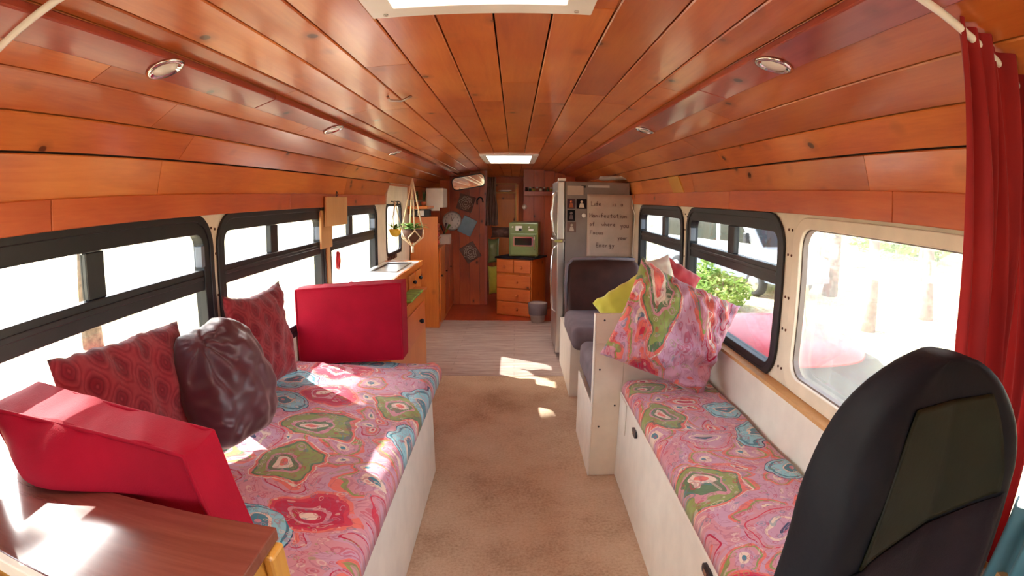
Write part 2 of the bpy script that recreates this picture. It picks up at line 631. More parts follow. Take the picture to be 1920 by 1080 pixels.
M['carglass'] = plain('car_glass_painted_reflection', (44, 50, 38), 0.55, spec=0.2, var=0.35, nscale=8)  # tree reflections painted into the glass colour as mottled dark green
M['tyre'] = plain('tyre_rubber', (32, 32, 34), 0.85)
M['bark'] = plain('tree_bark', (120, 100, 86), 0.9, var=0.3, bump=0.6, bscale=18)
M['lampwhite'] = plain('frosted_lens', (232, 226, 216), 0.25, coat=0.4)


def glass_mat(name, tint=(1, 1, 1), gloss=1.0, haze=0.0, hazecol=(0.9, 0.9, 0.9)):
    N = Nodes(name)
    tr = N.n('ShaderNodeBsdfTransparent')
    tr.inputs[0].default_value = (*tint, 1)
    gl = N.n('ShaderNodeBsdfGlossy')
    gl.inputs['Roughness'].default_value = 0.02
    fr = N.n('ShaderNodeFresnel')
    fr.inputs[0].default_value = 1.45
    f = N.math('MULTIPLY', fr.outputs[0], gloss)
    mx = N.n('ShaderNodeMixShader')
    N.l(f, mx.inputs[0])
    N.l(tr.outputs[0], mx.inputs[1])
    N.l(gl.outputs[0], mx.inputs[2])
    out = mx.outputs[0]
    if haze:
        tl = N.n('ShaderNodeBsdfTranslucent')
        tl.inputs[0].default_value = (*hazecol, 1)
        nz = N.noise(N.map((1, 1, 1)), 7, 5, 0.65).outputs['Fac']
        hf = N.ramp(nz, [(0.3, (haze * 0.75,) * 3 + (1,)), (0.7, (min(1, haze * 1.25),) * 3 + (1,))])
        m2 = N.n('ShaderNodeMixShader')
        N.l(hf, m2.inputs[0])
        N.l(out, m2.inputs[1])
        N.l(tl.outputs[0], m2.inputs[2])
        out = m2.outputs[0]
    N.l(out, N.out.inputs[0])
    N.t.nodes.remove(N.b)
    return N.m


M['glass'] = glass_mat('clear_window_glass', (0.93, 0.95, 0.95), 0.6)
M['tint'] = glass_mat('tinted_window_glass', (0.70, 0.73, 0.75), 0.5)
M['hazy'] = glass_mat('hazy_scratched_plastic', (0.93, 0.93, 0.93), 0.5, 0.09, (0.6, 0.6, 0.6))
M['mirror'] = plain('mirror', (240, 236, 228), 0.02, metal=1.0, var=0.0)


def carpet():
    N = Nodes('worn_beige_carpet')
    a = N.noise(N.obj, 2.2, 4, 0.6).outputs['Fac']
    b = N.noise(N.obj, 70, 3, 0.7).outputs['Fac']
    f = N.mix(0.45, a, b)
    N.color(N.ramp(f, [(0.3, srgb(150, 120, 96)), (0.5, srgb(196, 170, 144)), (0.72, srgb(216, 194, 170))]))
    N.set(rough=0.95, spec=0.1)
    N.bump(b, 0.5, 0.004)
    return N.m


def vinyl():
    N = Nodes('whitewashed_plank_vinyl')
    v = N.map((1.1, 12, 1))
    a = N.noise(N.map((1.6, 16, 1)), 2.0, 6, 0.7, 0.6).outputs['Fac']
    br = N.n('ShaderNodeTexBrick')
    br.inputs['Color1'].default_value = srgb(176, 156, 146)
    br.inputs['Color2'].default_value = srgb(148, 124, 116)
    br.inputs['Mortar'].default_value = srgb(96, 74, 68)
    br.inputs['Scale'].default_value = 1.0
    br.inputs['Brick Width'].default_value = 1.1
    br.inputs['Row Height'].default_value = 0.1
    br.inputs['Mortar Size'].default_value = 0.004
    N.l(N.obj, br.inputs['Vector'])
    c = N.ramp(a, [(0.3, srgb(128, 92, 84)), (0.5, srgb(180, 158, 150)), (0.7, srgb(220, 206, 198))])
    N.color(N.mix(0.6, br.outputs['Color'], c))
    N.set(rough=0.4, spec=0.4)
    return N.m


def ground():
    N = Nodes('dry_leaf_litter_ground')
    a = N.noise(N.obj, 0.5, 5, 0.6).outputs['Fac']
    b = N.noise(N.obj, 14, 6, 0.75).outputs['Fac']
    c = N.ramp(b, [(0.32, srgb(120, 104, 76)), (0.5, srgb(196, 180, 146)), (0.65, srgb(236, 224, 196))])
    d = N.ramp(b, [(0.35, srgb(84, 98, 50)), (0.6, srgb(172, 172, 112))])
    N.color(N.mix(N.ramp(a, [(0.48, (0, 0, 0, 1)), (0.62, (0.8, 0.8, 0.8, 1))]), c, d))
    N.set(rough=0.95, spec=0.1)
    return N.m


M['carpet'], M['vinyl'], M['ground'] = carpet(), vinyl(), ground()
M['quilt_left'] = paisley('paisley_quilt_print', 3.1, (3.3, 1.0, 0))
M['quilt_right'] = paisley('paisley_seat_print', 3.5, (0.7, 5.2, 0))
M['quilt_pillow'] = paisley('paisley_pillow_print', 3.6, (8.15, 2.0, 4.4), 'xz')

# ------------------------------------------------------------------ shell of the bus
XL, XR = -1.21, 1.09
XC = -0.06
Y0, Y1 = -1.7, 9.9
PROF = [(0, .430), (.25, .430), (.41, .426), (.54, .417), (.675, .396), (.76, .377), (.90, .334), (1.00, .292), (1.08, .232), (1.125, .165), (1.148, .07), (1.152, -.02)]


def prof(u):
    u = abs(u)
    for (a, za), (b, zb) in zip(PROF, PROF[1:]):
        if u <= b:
            return za + (zb - za) * (u - a) / (b - a)
    return PROF[-1][1]


def cz(x):
    return EYE + prof(x - XC)


def plank(mb, xa, xb, ya, yb, th=0.012, drop=0.0):
    g = 0.0022
    A, B = Vector((xa, 0, cz(xa))), Vector((xb, 0, cz(xb)))
    t = (B - A).normalized()
    n = Vector((-t.z, 0, t.x))
    if n.z < 0:
        n = -n
    A, B = A + t * g, B - t * g
    bev = 0.003
    sec = [A + n * bev, A + t * bev, B - t * bev, B + n * bev, B + n * th, A + n * th]
    sec = [s - n * drop for s in sec]
    ya, yb = ya + g / 2, yb - g / 2
    mb.rings([[Vector((p.x, ya, p.z)) for p in sec], [Vector((p.x, yb, p.z)) for p in sec]], True, (True, True), False)


mb = MB()
seams = [-1.2105, -1.175, -1.10, -.985, -.885]
seamsM = [-.80, -.735, -.60, -.467, -.32, -.183, -.05, .083, .219, .36, .49, .595]
seamsR = [.695, .84, .97, 1.05, 1.0905]
SKY1 = (-.30, .15, .45, 1.15)
SKY2 = (-.31, .20, 5.05, 6.15)
for ss in (seams, [-.885, -.80], seamsM, [.595, .695], seamsR):
    for a, b in zip(ss, ss[1:]):
        y = Y0
        while y < Y1:
            ln = random.uniform(1.3, 2.7)
            y2 = min(Y1, y + ln)
            if Y1 - y2 < 0.4:
                y2 = Y1
            segs = [(y, y2)]
            for sk in (SKY1, SKY2):
                if b > sk[0] + 0.03 and a < sk[1] - 0.03:
                    ns = []
                    for p, q in segs:
                        if q <= sk[2] or p >= sk[3]:
                            ns.append((p, q))
                        else:
                            if p < sk[2]:
                                ns.append((p, sk[2]))
                            if q > sk[3]:
                                ns.append((sk[3], q))
                            p2, q2 = max(p, sk[2]), min(q, sk[3])
                            if a < sk[0] - .004:
                                plank(mb, a, sk[0], p2, q2)
                            if b > sk[1] + .004:
                                plank(mb, sk[1], b, p2, q2)
                    segs = ns
            for p, q in segs:
                if q - p > 0.02:
                    plank(mb, a, b, p, q)
            y = y2
struct(mb.build('ceiling', M['ceil']))

# outer roof skin with the two skylight openings
mb = MB()
xs = [XL - .06, -1.19, -1.12, -.95, -.75, -.31, .20, .62, .85, .98, 1.07, XR + .06]
for a, b in zip(xs, xs[1:]):
    za = (cz(a) if abs(a - XC) < 1.14 else EYE - .02) + .05
    zb = (cz(b) if abs(b - XC) < 1.14 else EYE - .02) + .05
    spans = [(Y0, Y1)]
    if a == -.31:
        spans = [(Y0, SKY1[2]), (SKY1[3], SKY2[2]), (SKY2[3], Y1)]
    for p, q in spans:
        mb.add([(a, p, za), (b, p, zb), (b, q, zb), (a, q, za), (a, p, za + .03), (b, p, zb + .03), (b, q, zb + .03), (a, q, za + .03)],
               [(0, 3, 2, 1), (4, 5, 6, 7), (0, 1, 5, 4), (1, 2, 6, 5), (2, 3, 7, 6), (3, 0, 4, 7)])
struct(mb.build('roof_skin', M['dark']))

# two lengthwise light beams
for nm, (a, b), dz in (('trim_1', (-.885, -.80), .022), ('trim_2', (.595, .695), .022)):
    mb = MB()
    A, B = Vector((a, 0, cz(a))), Vector((b, 0, cz(b)))
    t = (B - A).normalized()
    n = Vector((t.z, 0, -t.x))
    if n.z > 0:
        n = -n
    for p, q in ((Y0, 1.7), (1.703, 4.2), (4.203, 7.7)):
        sec = [A - n * .001, B - n * .001, B + n * dz, A + n * dz]
        mb.rings([[Vector((s.x, p, s.z)) for s in sec], [Vector((s.x, q, s.z)) for s in sec]], True, (True, True), False)
    struct(mb.build(nm, M['beam'], bevel=.004))

# header boards above the windows
mb = MB()
for p, q in ((Y0, .35), (.353, 1.02), (1.023, 2.75), (2.753, 4.99)):
    mb.box(-1.202, -1.182, p, q, EYE - .021, EYE + .062)
struct(mb.build('trim_3', M['header'], bevel=.003))
mb = MB()
for p, q in ((Y0, .25), (.253, 1.28), (1.283, 2.6), (2.603, 4.98)):
    mb.box(1.062, 1.082, p, q, EYE - .012, EYE + .078)
struct(mb.build('trim_4', M['header'], bevel=.003))

# side walls with window holes
WZ0, WZ1 = .765, 1.445
LWIN = [(-.72, .55), (.62, 1.94), (2.0, 3.34), (3.43, 4.72)]
RWIN = [(3.45, 4.72), (2.03, 3.35)]
mb = MB()
edges = [Y0, .585, 1.97, 3.385, 4.86]
cells = []
for i, (a, b) in enumerate(LWIN):
    cells.append((edges[i], edges[i + 1], WZ0 - .05, 1.50, (a, b, WZ0, WZ1, .13)))
cells.append((4.86, 6.02, WZ0 - .05, 1.50, (5.12, 5.80, .955, 1.445, .07)))
cells.append((6.02, Y1, WZ0 - .05, 1.50, None))
cells.append((Y0, Y1, 0, WZ0 - .05, None))
holed(mb, cells, XL, XL - .06)
struct(mb.build('wall_left', M['cream'], merge=True))
mb = MB()
cells = [(Y0, .40, WZ0 - .05, 1.50, None), (.40, 1.99, WZ0 - .05, 1.50, (.50, 1.93, .785, 1.437, .10)),
         (1.99, 3.40, WZ0 - .05, 1.50, (2.03, 3.35, WZ0, WZ1, .13)), (3.40, 4.86, WZ0 - .05, 1.50, (3.45, 4.72, WZ0, WZ1, .13)),
         (4.86, 8.0, WZ0 - .05, 1.50, None), (8.0, 9.5, WZ0 - .05, 1.50, (8.15, 9.35, WZ0, WZ1, .12)), (9.5, Y1, WZ0 - .05, 1.50, None), (Y0, Y1, 0, WZ0 - .05, None)]
holed(mb, cells, XR, XR + .06)
struct(mb.build('wall_right', M['cream'], merge=True))

# front of the bus behind the camera: dash wall with a wide windscreen opening
mb = MB()
mb.box(XL, XR, Y0 - .06, Y0, 0, 1.10)
mb.box(XL, XR, Y0 - .06, Y0, 1.62, 1.95)
mb.box(XL, XL + .30, Y0 - .06, Y0, 1.10, 1.62)
mb.box(XR - .30, XR, Y0 - .06, Y0, 1.10, 1.62)
mb.box(-.10, -.02, Y0 - .06, Y0, 1.10, 1.62)
struct(mb.build('wall_front', M['cream']))
struct(MB().box(XL, XR, Y1, Y1 + .06, 0, 1.95).build('wall_back', M['pine_red']))

# floor
mb = MB()
mb.box(XL, XR, Y0, 4.49, -.05, 0)
struct(mb.build('floor', M['carpet']))
struct(MB().box(XL, XR, 4.49, 6.69, -.05, .002).build('floor_kitchen', M['vinyl']))
struct(MB().box(XL, XR, 6.69, Y1, -.05, .006).build('floor_rear', M['orangefloor']))
struct(MB().box(XL - .06, XR + .06, Y0, Y1, -.12, -.051).build('floor_underside', M['dark']))


# windows: black frame, slider rail, mullion, panes
def bus_window(num, side, y0, y1, mull, paneM, frosted=False):
    x = XL if side < 0 else XR
    t = thing('window_%d' % num, (x, (y0 + y1) / 2, WZ0), kind='structure')
    o = side
    outer = rrect(y0, y1, WZ0, WZ1, .13)
    inner = rrect(y0 + .055, y1 - .06, WZ0 + .05, WZ1 - .068, .05)
    xa, xb = x - o * .008, x + o * .045
    f = MB().frame(outer, inner, xa, xb)
    # gasket lip
    f.frame(rrect(y0 - .012, y1 + .012, WZ0 - .012, WZ1 + .012, .14), rrect(y0 + .018, y1 - .018, WZ0 + .018, WZ1 - .018, .115), x - o * .014, x - o * .001)
    f.build('window_frame', M['black'], t, bevel=.003)
    r = MB()
    r.box(min(x + o * .0, x + o * .04), max(x + o * .0, x + o * .04), y0 + .05, y1 - .055, 1.157, 1.236)
    r.box(min(x - o * .006, x + o * .002), max(x - o * .006, x + o * .002), y0 + .06, y1 - .065, 1.196, 1.214)
    r.build('slider_rail', M['blackmetal'], t, bevel=.003)
    m = MB().box(min(x + o * .005, x + o * .035), max(x + o * .005, x + o * .035), mull - .045, mull + .045, 1.236, WZ1 - .07)
    m.build('mullion', M['blackmetal'], t, bevel=.004)
    for a, b, c, d in ((y0 + .055, mull - .045, 1.236, WZ1 - .068), (mull + .045, y1 - .06, 1.236, WZ1 - .068), (y0 + .055, y1 - .06, WZ0 + .05, 1.157)):
        MB().box(x + o * .024 - .002, x + o * .024 + .002, a, b, c, d).build('window_pane', paneM, t)
    # little latch tabs at the end of the slider
    MB().box(min(x - o * .012, x + o * .02), max(x - o * .012, x + o * .02), y1 - .085, y1 - .06, 1.25, 1.33).build('slider_latch', M['vangrey'], t, bevel=.002)
    return t


bus_window(1, -1, *LWIN[0], -.05, M['glass'])
bus_window(2, -1, *LWIN[1], 1.235, M['glass'])
bus_window(3, -1, *LWIN[2], 2.605, M['glass'])
bus_window(4, -1, *LWIN[3], 3.985, M['glass'])
bus_window(5, 1, *RWIN[0], 3.975, M['tint'])
bus_window(6, 1, *RWIN[1], 2.645, M['tint'])

bus_window(12, 1, 8.15, 9.35, 8.75, M['glass'])  # unseen window added to brighten the bedroom beyond the doorway

# large single pane window on the right
t = thing('window_7', (XR, 1.2, WZ0), kind='structure')
MB().frame(rrect(.49, 1.94, .775, 1.447, .11), rrect(.545, 1.885, .83, 1.405, .075), XR - .012, XR + .006).build('window_frame', M['cream'], t, bevel=.004)
MB().frame(rrect(.535, 1.895, .82, 1.412, .08), rrect(.55, 1.88, .835, 1.40, .072), XR + .0065, XR + .03).build('window_seal', M['fridge'], t)
MB().box(XR + .038, XR + .042, .5, 1.93, .785, 1.437).build('window_pane', M['hazy'], t)
# narrow rear side window with a black rim
t = thing('window_9', (XL, 5.46, .955), kind='structure')
MB().frame(rrect(5.105, 5.815, .94, 1.46, .08), rrect(5.14, 5.78, .975, 1.425, .055), XL - .02, XL + .008).build('window_frame', M['black'], t, bevel=.002)
MB().box(XL - .03, XL - .026, 5.12, 5.80, .95, 1.45).build('window_pane', M['glass'], t)

# cream arch board above the narrow window
mb = MB()
outl = [(4.99, 1.452)] + [(5.02 + .42 * (1 - math.cos(a)), 1.452 + .25 * math.sin(a)) for a in [PI / 2 * i / 8 for i in range(9)]] + [(6.02, 1.71), (6.02, 1.452)]
mb.prism(outl, XL + .004, XL + .03, 'x')
mb.box(XL + .002, XL + .012, 5.83, 6.02, .93, 1.452)
struct(mb.build('trim_5', M['cream']))

# screws on the pillars
mb = MB()
for x, o in ((XL, 1), (XR, -1)):
    for y in (1.955, 1.985, 3.37, 3.40) if o > 0 else (1.965, 1.995, 3.38, 3.42):
        for z in (.84, 1.0, 1.13, 1.30, 1.40):
            mb.lathe([(.0055, 0), (.0055, o * .003), (.002, o * .004)], (x, y, z + .01 * math.sin(y * 50)), 8, 'x')
struct(mb.build('trim_9', M['brownpot']))

# skylights
def skylight(num, s, cover):
    t = thing('window_%d' % num, ((s[0] + s[1]) / 2, (s[2] + s[3]) / 2, EYE + .42), kind='structure')
    x0, x1, y0, y1 = s
    z = EYE + .43
    w = .045
    f = MB()
    for a in (0,):
        f.frame([(x0 - .015, y0 - .015), (x1 + .015, y0 - .015), (x1 + .015, y1 + .015), (x0 - .015, y1 + .015)],
                [(x0 + w, y0 + w), (x1 - w, y0 + w), (x1 - w, y1 - w), (x0 + w, y1 - w)], z - .014, z + .012, 'z')
        f.frame([(x0 - .002, y0 - .002), (x1 + .002, y0 - .002), (x1 + .002, y1 + .002), (x0 - .002, y1 + .002)],
                [(x0 + .01, y0 + .01), (x1 - .01, y0 + .01), (x1 - .01, y1 - .01), (x0 + .01, y1 - .01)], z + .0121, z + .085, 'z')
    f.build('skylight_frame', M['whitegloss'], t, bevel=.003)
    MB().box(x0 + .005, x1 - .005, y0 + .005, y1 - .005, z + .086, z + .092).build('skylight_cover', cover, t)
    s4 = MB()
    for px in (x0 + .02, x1 - .02):
        for py in (y0 + .02, y1 - .01):
            s4.lathe([(.005, -.0035), (.005, 0)], (px, py, z - .0141), 10)
    s4.build('screw', M['steel'], t)
    return t


def milky():
    N = Nodes('milky_acrylic')
    tl = N.n('ShaderNodeBsdfTranslucent')
    tl.inputs[0].default_value = (0.97, 0.94, 0.88, 1)
    df = N.n('ShaderNodeBsdfDiffuse')
    df.inputs[0].default_value = (0.8, 0.78, 0.74, 1)
    mx = N.n('ShaderNodeMixShader')
    mx.inputs[0].default_value = .12
    N.l(tl.outputs[0], mx.inputs[1])
    N.l(df.outputs[0], mx.inputs[2])
    N.l(mx.outputs[0], N.out.inputs[0])
    return N.m


M['milky'] = milky()
skylight(10, SKY1, M['milky'])
skylight(11, SKY2, M['milky'])

# ------------------------------------------------------------------ rear bulkhead and bedroom beyond
mb = MB()
def arch_wall(mb, xa, xb, y, z0, th=.03, w=.14):
    x = xa
    while x < xb - 1e-4:
        x2 = min(x + w, xb)
        zz = min(cz(x), cz(x2)) - .002
        zz = max(zz, z0 + .05)
        mb.box(x + .001, x2 - .001, y, y + th, z0, zz)
        x = x2
arch_wall(mb, -1.19, -.40, 7.72, 0)
struct(mb.build('wall_bulkhead', M['pine_red'], bevel=.002))
mb = MB()
arch_wall(mb, .115, 1.08, 7.45, 0)
struct(mb.build('wall_bedroom', M['pine_red'], bevel=.002))
mb = MB()
mb.box(-.42, -.385, 7.70, 7.76, 0, cz(-.4) - .003)
struct(mb.build('trim_6', M['beam']))

# cupboard in the dark bedroom
t = thing('bedroom_cupboard', (-.12, 9.2, 0), 'tall orange pine cupboard with pale framed door in the dark bedroom behind the doorway', 'cupboard')
MB().box(-.36, .06, 9.05, 9.5, 0, 1.74).build('body', M['pine'], t)
MB().box(-.30, .0, 9.02, 9.049, .2, 1.50).build('door', M['pine'], t, bevel=.004)
MB().box(.005, .03, 9.015, 9.049, .1, 1.74).box(-.36, .03, 9.015, 9.049, 1.741, 1.76).build('edge_strip', M['plywood'], t)
o = MB().lathe([(.06, .0005), (.10, .012), (.11, .03), (.10, .03), (.055, .012)], (-.16, 8.95, 1.6155), 20, cap=(True, False)).build('dish', M['whitegloss'])
o2 = MB().box(-.30, .02, 8.86, 9.012, 1.59, 1.615).build('bedroom_shelf', M['plywood'])
tag(o, 'small white dish on the shelf in the dark bedroom', 'dish')
tag(o2, 'pale narrow shelf on the bedroom cupboard holding a white dish', 'shelf')

# hanging clothes and bags in the doorway
def cloth_hang(name, mat, x0, x1, y, z0, z1, amp=.02, folds=4, th=.006, taper=0.0, label=None, cat=None, seed=1, solidm=True):
    def fn(a, b):
        x = x0 + (x1 - x0) * a
        xm = (x0 + x1) / 2
        x = xm + (x - xm) * (1 - taper * b)
        ph = 2 * PI * folds * a
        return Vector((x + .006 * math.sin(9 * b + a * 5), y + amp * math.sin(ph + .6 * math.sin(3 * b)) + .01 * noise.noise(Vector((a * 4, b * 3, seed))), z0 + (z1 - z0) * b + .008 * math.sin(ph * 1.3) * (1 - b)))
    o = MB().surf(fn, max(24, folds * 10), 24).build(name, mat, solid=th)
    if label:
        tag(o, label, cat)
    return o

cloth_hang('door_curtain', M['greycurtain'], -.415, -.235, 7.66, 1.13, 1.80, .02, 4, taper=.4, label='grey brown cloth curtain gathered at the bedroom doorway', cat='curtain')
pillow('cloth_bundle', M['greycurtain'], (-.16, 7.9, 1.02), (1, 0, 0), (0, 0, 1), .36, .16, .2, 3, .03, label='bundle of brown clothes hung beyond the doorway left of the green oven', cat='clothes')
pillow('hanging_bag', M['green'], (-.30, 7.9, .755), (1, 0, 0), (0, 0, 1), .16, .36, .10, 5, .01, label='dark green bag hanging in the bedroom doorway', cat='bag')
pillow('laundry_bag', M['yellow'], (-.30, 7.85, .34), (1, 0, .05), (0, 0, 1), .15, .42, .12, 8, .01, label='yellow green cloth bag hanging below the dark green bag', cat='bag')

# framed panel / mirror on the bulkhead
t = thing('wall_mirror', (-.645, 7.69, 1.72), 'long rounded mirror in a dark frame hung tilted high on the red wood wall', 'mirror')
Mr = Matrix.Translation((-.645, 7.705, 1.735)) @ Matrix.Rotation(-.17, 4, 'Y')
def rr_local(w, h, r, M4, ya, yb, inner=None):
    mbx = MB()
    out = rrect(-w / 2, w / 2, -h / 2, h / 2, r)
    if inner:
        inn = rrect(-w / 2 + inner, w / 2 - inner, -h / 2 + inner, h / 2 - inner, max(.005, r - inner))
        mbx.frame(out, inn, ya, yb, 'y')
    else:
        mbx.prism(out, ya, yb, 'y')
    mbx.v = [M4 @ v for v in mbx.v]
    return mbx
rr_local(.47, .19, .07, Mr, -.014, .01, .014).build('frame', M['blackmetal'], t)
rr_local(.445, .165, .06, Mr, -.006, .008).build('mirror_glass', M['mirror'], t)

# clock
def strokes(mb, pts, r=.0025):
    mb.tube(pts, r, 5)
t = thing('wall_clock', (-.87, 7.69, 1.19), 'round white wall clock with black numerals on the red wood wall', 'clock')
cc = Vector((-.872, 7.70, 1.193))
MB().lathe([(.128, .015), (.135, .0), (.13, -.02), (.118, -.022), (.116, -.01)], cc, 40, 'y', (True, False)).build('rim', M['steel'], t)
MB().lathe([(.118, .0), (.118, -.012)], cc, 40, 'y').build('clock_face', M['whitegloss'], t)
DIG = {'0': [[(0, 0), (1, 0), (1, 2), (0, 2), (0, 0)]], '1': [[(.5, 0), (.5, 2)]], '2': [[(0, 2), (1, 2), (1, 1), (0, 1), (0, 0), (1, 0)]],
       '3': [[(0, 2), (1, 2), (1, 0), (0, 0)], [(0, 1), (1, 1)]], '4': [[(0, 2), (0, 1), (1, 1)], [(1, 2), (1, 0)]], '5': [[(1, 2), (0, 2), (0, 1), (1, 1), (1, 0), (0, 0)]],
       '6': [[(1, 2), (0, 2), (0, 0), (1, 0), (1, 1), (0, 1)]], '7': [[(0, 2), (1, 2), (.4, 0)]], '8': [[(0, 0), (1, 0), (1, 2), (0, 2), (0, 0)], [(0, 1), (1, 1)]],
       '9': [[(0, 0), (1, 0), (1, 2), (0, 2), (0, 1), (1, 1)]]}
for h in range(1, 13):
    num = MB()
    a = h * PI / 6
    cx, czz = cc.x + .092 * math.sin(a), cc.z + .092 * math.cos(a)
    st = str(h)
    for i, ch in enumerate(st):
        ox = (i - (len(st) - 1) / 2) * .013
        for s in DIG[ch]:
            num.tube([(cx + ox + (p[0] - .5) * .009, cc.y - .0135, czz + (p[1] - 1) * .009) for p in s], .0016, 5)
    num.build('numeral', M['black'], t)
MB().tube([cc + Vector((0, -.015, 0)), cc + Vector((-.012, -.015, .062))], .003, 6).tube([cc + Vector((0, -.017, 0)), cc + Vector((.03, -.017, .05))], .002, 6).build('hands', M['black'], t)

# tiles and small pictures on the bulkhead
def tile(name, cx, czz, w, h, ang, mat, label, cat='picture', pat=None):
    t = thing(name, (cx, 7.70, czz - h / 2), label, cat)
    M4 = Matrix.Translation((cx, 7.705, czz)) @ Matrix.Rotation(ang, 4, 'Y')
    m = MB().box(-w / 2, w / 2, -.012, .012, -h / 2, h / 2)
    m.v = [M4 @ v for v in m.v]
    m.build('panel', mat, t, bevel=.003)
    if pat:
        q = MB()
        for i in range(3):
            for k in range(2):
                r = w * (.12 + .13 * i)
                pts = [M4 @ Vector((r * math.cos(a) * (1 + .18 * math.cos(6 * a)), -.0135, r * math.sin(a) * (1 + .18 * math.cos(6 * a + k * PI)))) for a in [2 * PI * j / 40 for j in range(41)]]
                q.tube(pts, .0022, 5)
        q.build('line_pattern', pat, t)
    return t

tile('blue_tile', -.66, 1.12, .20, .24, .45, M['blue'], 'plain pale blue tile hung tilted right of the clock')
tile('patterned_tile', -.62, .75, .22, .24, -.55, M['greycurtain'], 'brown tile with pale curling line pattern hung lowest on the wood wall', pat=M['whitecloth'])
tile('patterned_tile', -.68, 1.44, .22, .22, .3, M['greycurtain'], 'brown tile with pale branching pattern hung above the blue tile', pat=M['whitecloth'])
q = MB().tube([(-.52, 7.70, 1.42), (-.525, 7.70, 1.47), (-.505, 7.70, 1.51), (-.475, 7.70, 1.52), (-.45, 7.70, 1.50), (-.44, 7.70, 1.45)], .009, 8).build('horseshoe', M['black'])
tag(q, 'small dark horseshoe hung on the wood wall beside the doorway', 'horseshoe')

# ------------------------------------------------------------------ rear right: chest of drawers, oven, rack, bin
def chest():
    ang = math.radians(-26)
    base = Vector((-.235, 7.05, 0))
    t = thing('chest_of_drawers', base, 'pine chest of drawers with dark top standing under the green oven', 'chest of drawers')
    t.rotation_euler = (0, 0, ang)
    W, D, H = .50, .44, .76
    MB().box(0, W, .012, D, .0, H - .022).build('body', M['pine'], t, local=True, bevel=.003)
    MB().box(-.015, W + .015, -.015, D + .01, H - .021, H).build('top', M['charcoal'], t, local=True, bevel=.003)
    rows = [(.02, .185), (.20, .355), (.37, .53), (.545, .725)]
    for i, (a, b) in enumerate(rows):
        if i < 3:
            d = MB().box(.015, W - .015, -.012, .011, a, b).build('drawer', M['pine_x'], t, local=True, bevel=.006)
            MB().lathe([(.008, 0), (.010, -.012), (.018, -.02), (.014, -.03), (.004, -.033)], (W * .62, -.0125, (a + b) / 2), 14, 'y').build('knob', M['pine_x'], d, local=True)
        else:
            for x0, x1 in ((.015, W / 2 - .004), (W / 2 + .004, W - .015)):
                d = MB().box(x0, x1, -.012, .011, a + .02, b).build('drawer', M['pine_x'], t, local=True, bevel=.006)
                MB().lathe([(.008, 0), (.010, -.012), (.018, -.02), (.014, -.03), (.004, -.033)], ((x0 + x1) / 2, -.0125, (a + b) / 2), 14, 'y').build('knob', M['pine_x'], d, local=True)
    return t
chest()

def oven():
    base = Vector((-.075, 6.93, .762))
    t = thing('green_oven', base, 'sage green box oven with steel window on the chest of drawers', 'oven')
    t.rotation_euler = (0, 0, math.radians(-8))
    W, D, H = .37, .32, .44
    MB().box(0, W, .012, D, .012, H).build('body', M['green'], t, local=True, bevel=.018, seg=3)
    MB().box(.02, W - .02, -.004, .0115, .03, .30).build('door', M['green'], t, local=True, bevel=.008)
    w = MB().frame(rrect(.055, W - .06, .14, .26, .012), rrect(.075, W - .08, .155, .245, .008), -.010, -.0045, 'y').build('window_trim', M['chrome'], t, local=True)
    MB().box(.07, W - .075, -.0075, -.0046, .15, .25).build('oven_window', M['darkglass'], t, local=True)
    MB().tube([(W - .045, -.005, .10), (W - .045, -.035, .11), (W - .045, -.035, .27), (W - .045, -.005, .28)], .006, 8).build('handle', M['chrome'], t, local=True)
    MB().box(.085, .17, -.004, .0115, .335, .395).build('dial_plate', M['whitegloss'], t, local=True, bevel=.003)
    MB().box(.125, .165, -.008, -.0045, .335, .365).build('dial', M['black'], t, local=True)
    for x in (.05, .255):
        MB().lathe([(.011, 0), (.011, -.018), (.004, -.02)], (x, .0115, .38), 14, 'y').build('knob', M['whitegloss'], t, local=True)
    MB().box(.25, .31, -.003, .0115, .335, .36).build('badge', M['whitegloss'], t, local=True)
    for x in (.03, W - .03):
        for y in (.04, D - .04):
            MB().lathe([(.012, 0), (.012, .013)], (x, y, 0), 10).build('foot', M['black'], t, local=True)
oven()

t = thing('spice_rack', (.13, 7.43, 1.55), 'dark wooden spice rack full of small jars on the red wood wall', 'spice rack')
MB().box(.12, .52, 7.36, 7.449, 1.545, 1.56).box(.12, .52, 7.36, 7.366, 1.56, 1.60).box(.12, .132, 7.36, 7.449, 1.56, 1.70).box(.508, .52, 7.36, 7.449, 1.56, 1.70).build('shelf', M['beam'], t)
jar0 = None
cols = [M['brownpot'], M['leafdark'], M['mustard'], M['terra'], M['whitecloth']]
for i in range(8):
    x = .155 + i * .047
    j = thing('spice_jar', (x, 7.405, 1.561), 'small glass spice jar with pale lid in the wall rack behind the fridge', 'jar', 'spice jars in the wall rack')
    MB().lathe([(.017, 0), (.019, .006), (.019, .065), (.013, .078)], (x, 7.405, 1.561), 12).build('glass_jar', cols[i % 5], j)
    MB().lathe([(.015, .079), (.015, .095)], (x, 7.405, 1.561), 12).build('lid', M['whitecloth'] if i % 2 else M['brownpot'], j)
q = MB().lathe([(.03, 0), (.034, -.01), (.02, -.03), (.004, -.036)], (.13, 7.4485, 1.39), 16, 'y').build('light_switch', M['whitegloss'])
tag(q, 'small round white switch in the dark gap left of the rack wall', 'switch')

t = thing('waste_bin', (.285, 6.62, 0), 'grey plastic waste bin with a bag liner beside the chest of drawers', 'bin')
MB().lathe([(.075, .004), (.082, .01), (.108, .235), (.102, .235), (.078, .02)], (.285, 6.62, 0), 24, cap=(True, True)).build('bucket', M['greybin'], t)
MB().lathe([(.109, .10), (.113, .16), (.118, .238), (.112, .244), (.104, .236), (.100, .15)], (.285, 6.62, 0), 24, cap=(False, False)).build('bag_liner', M['greyseat'], t)

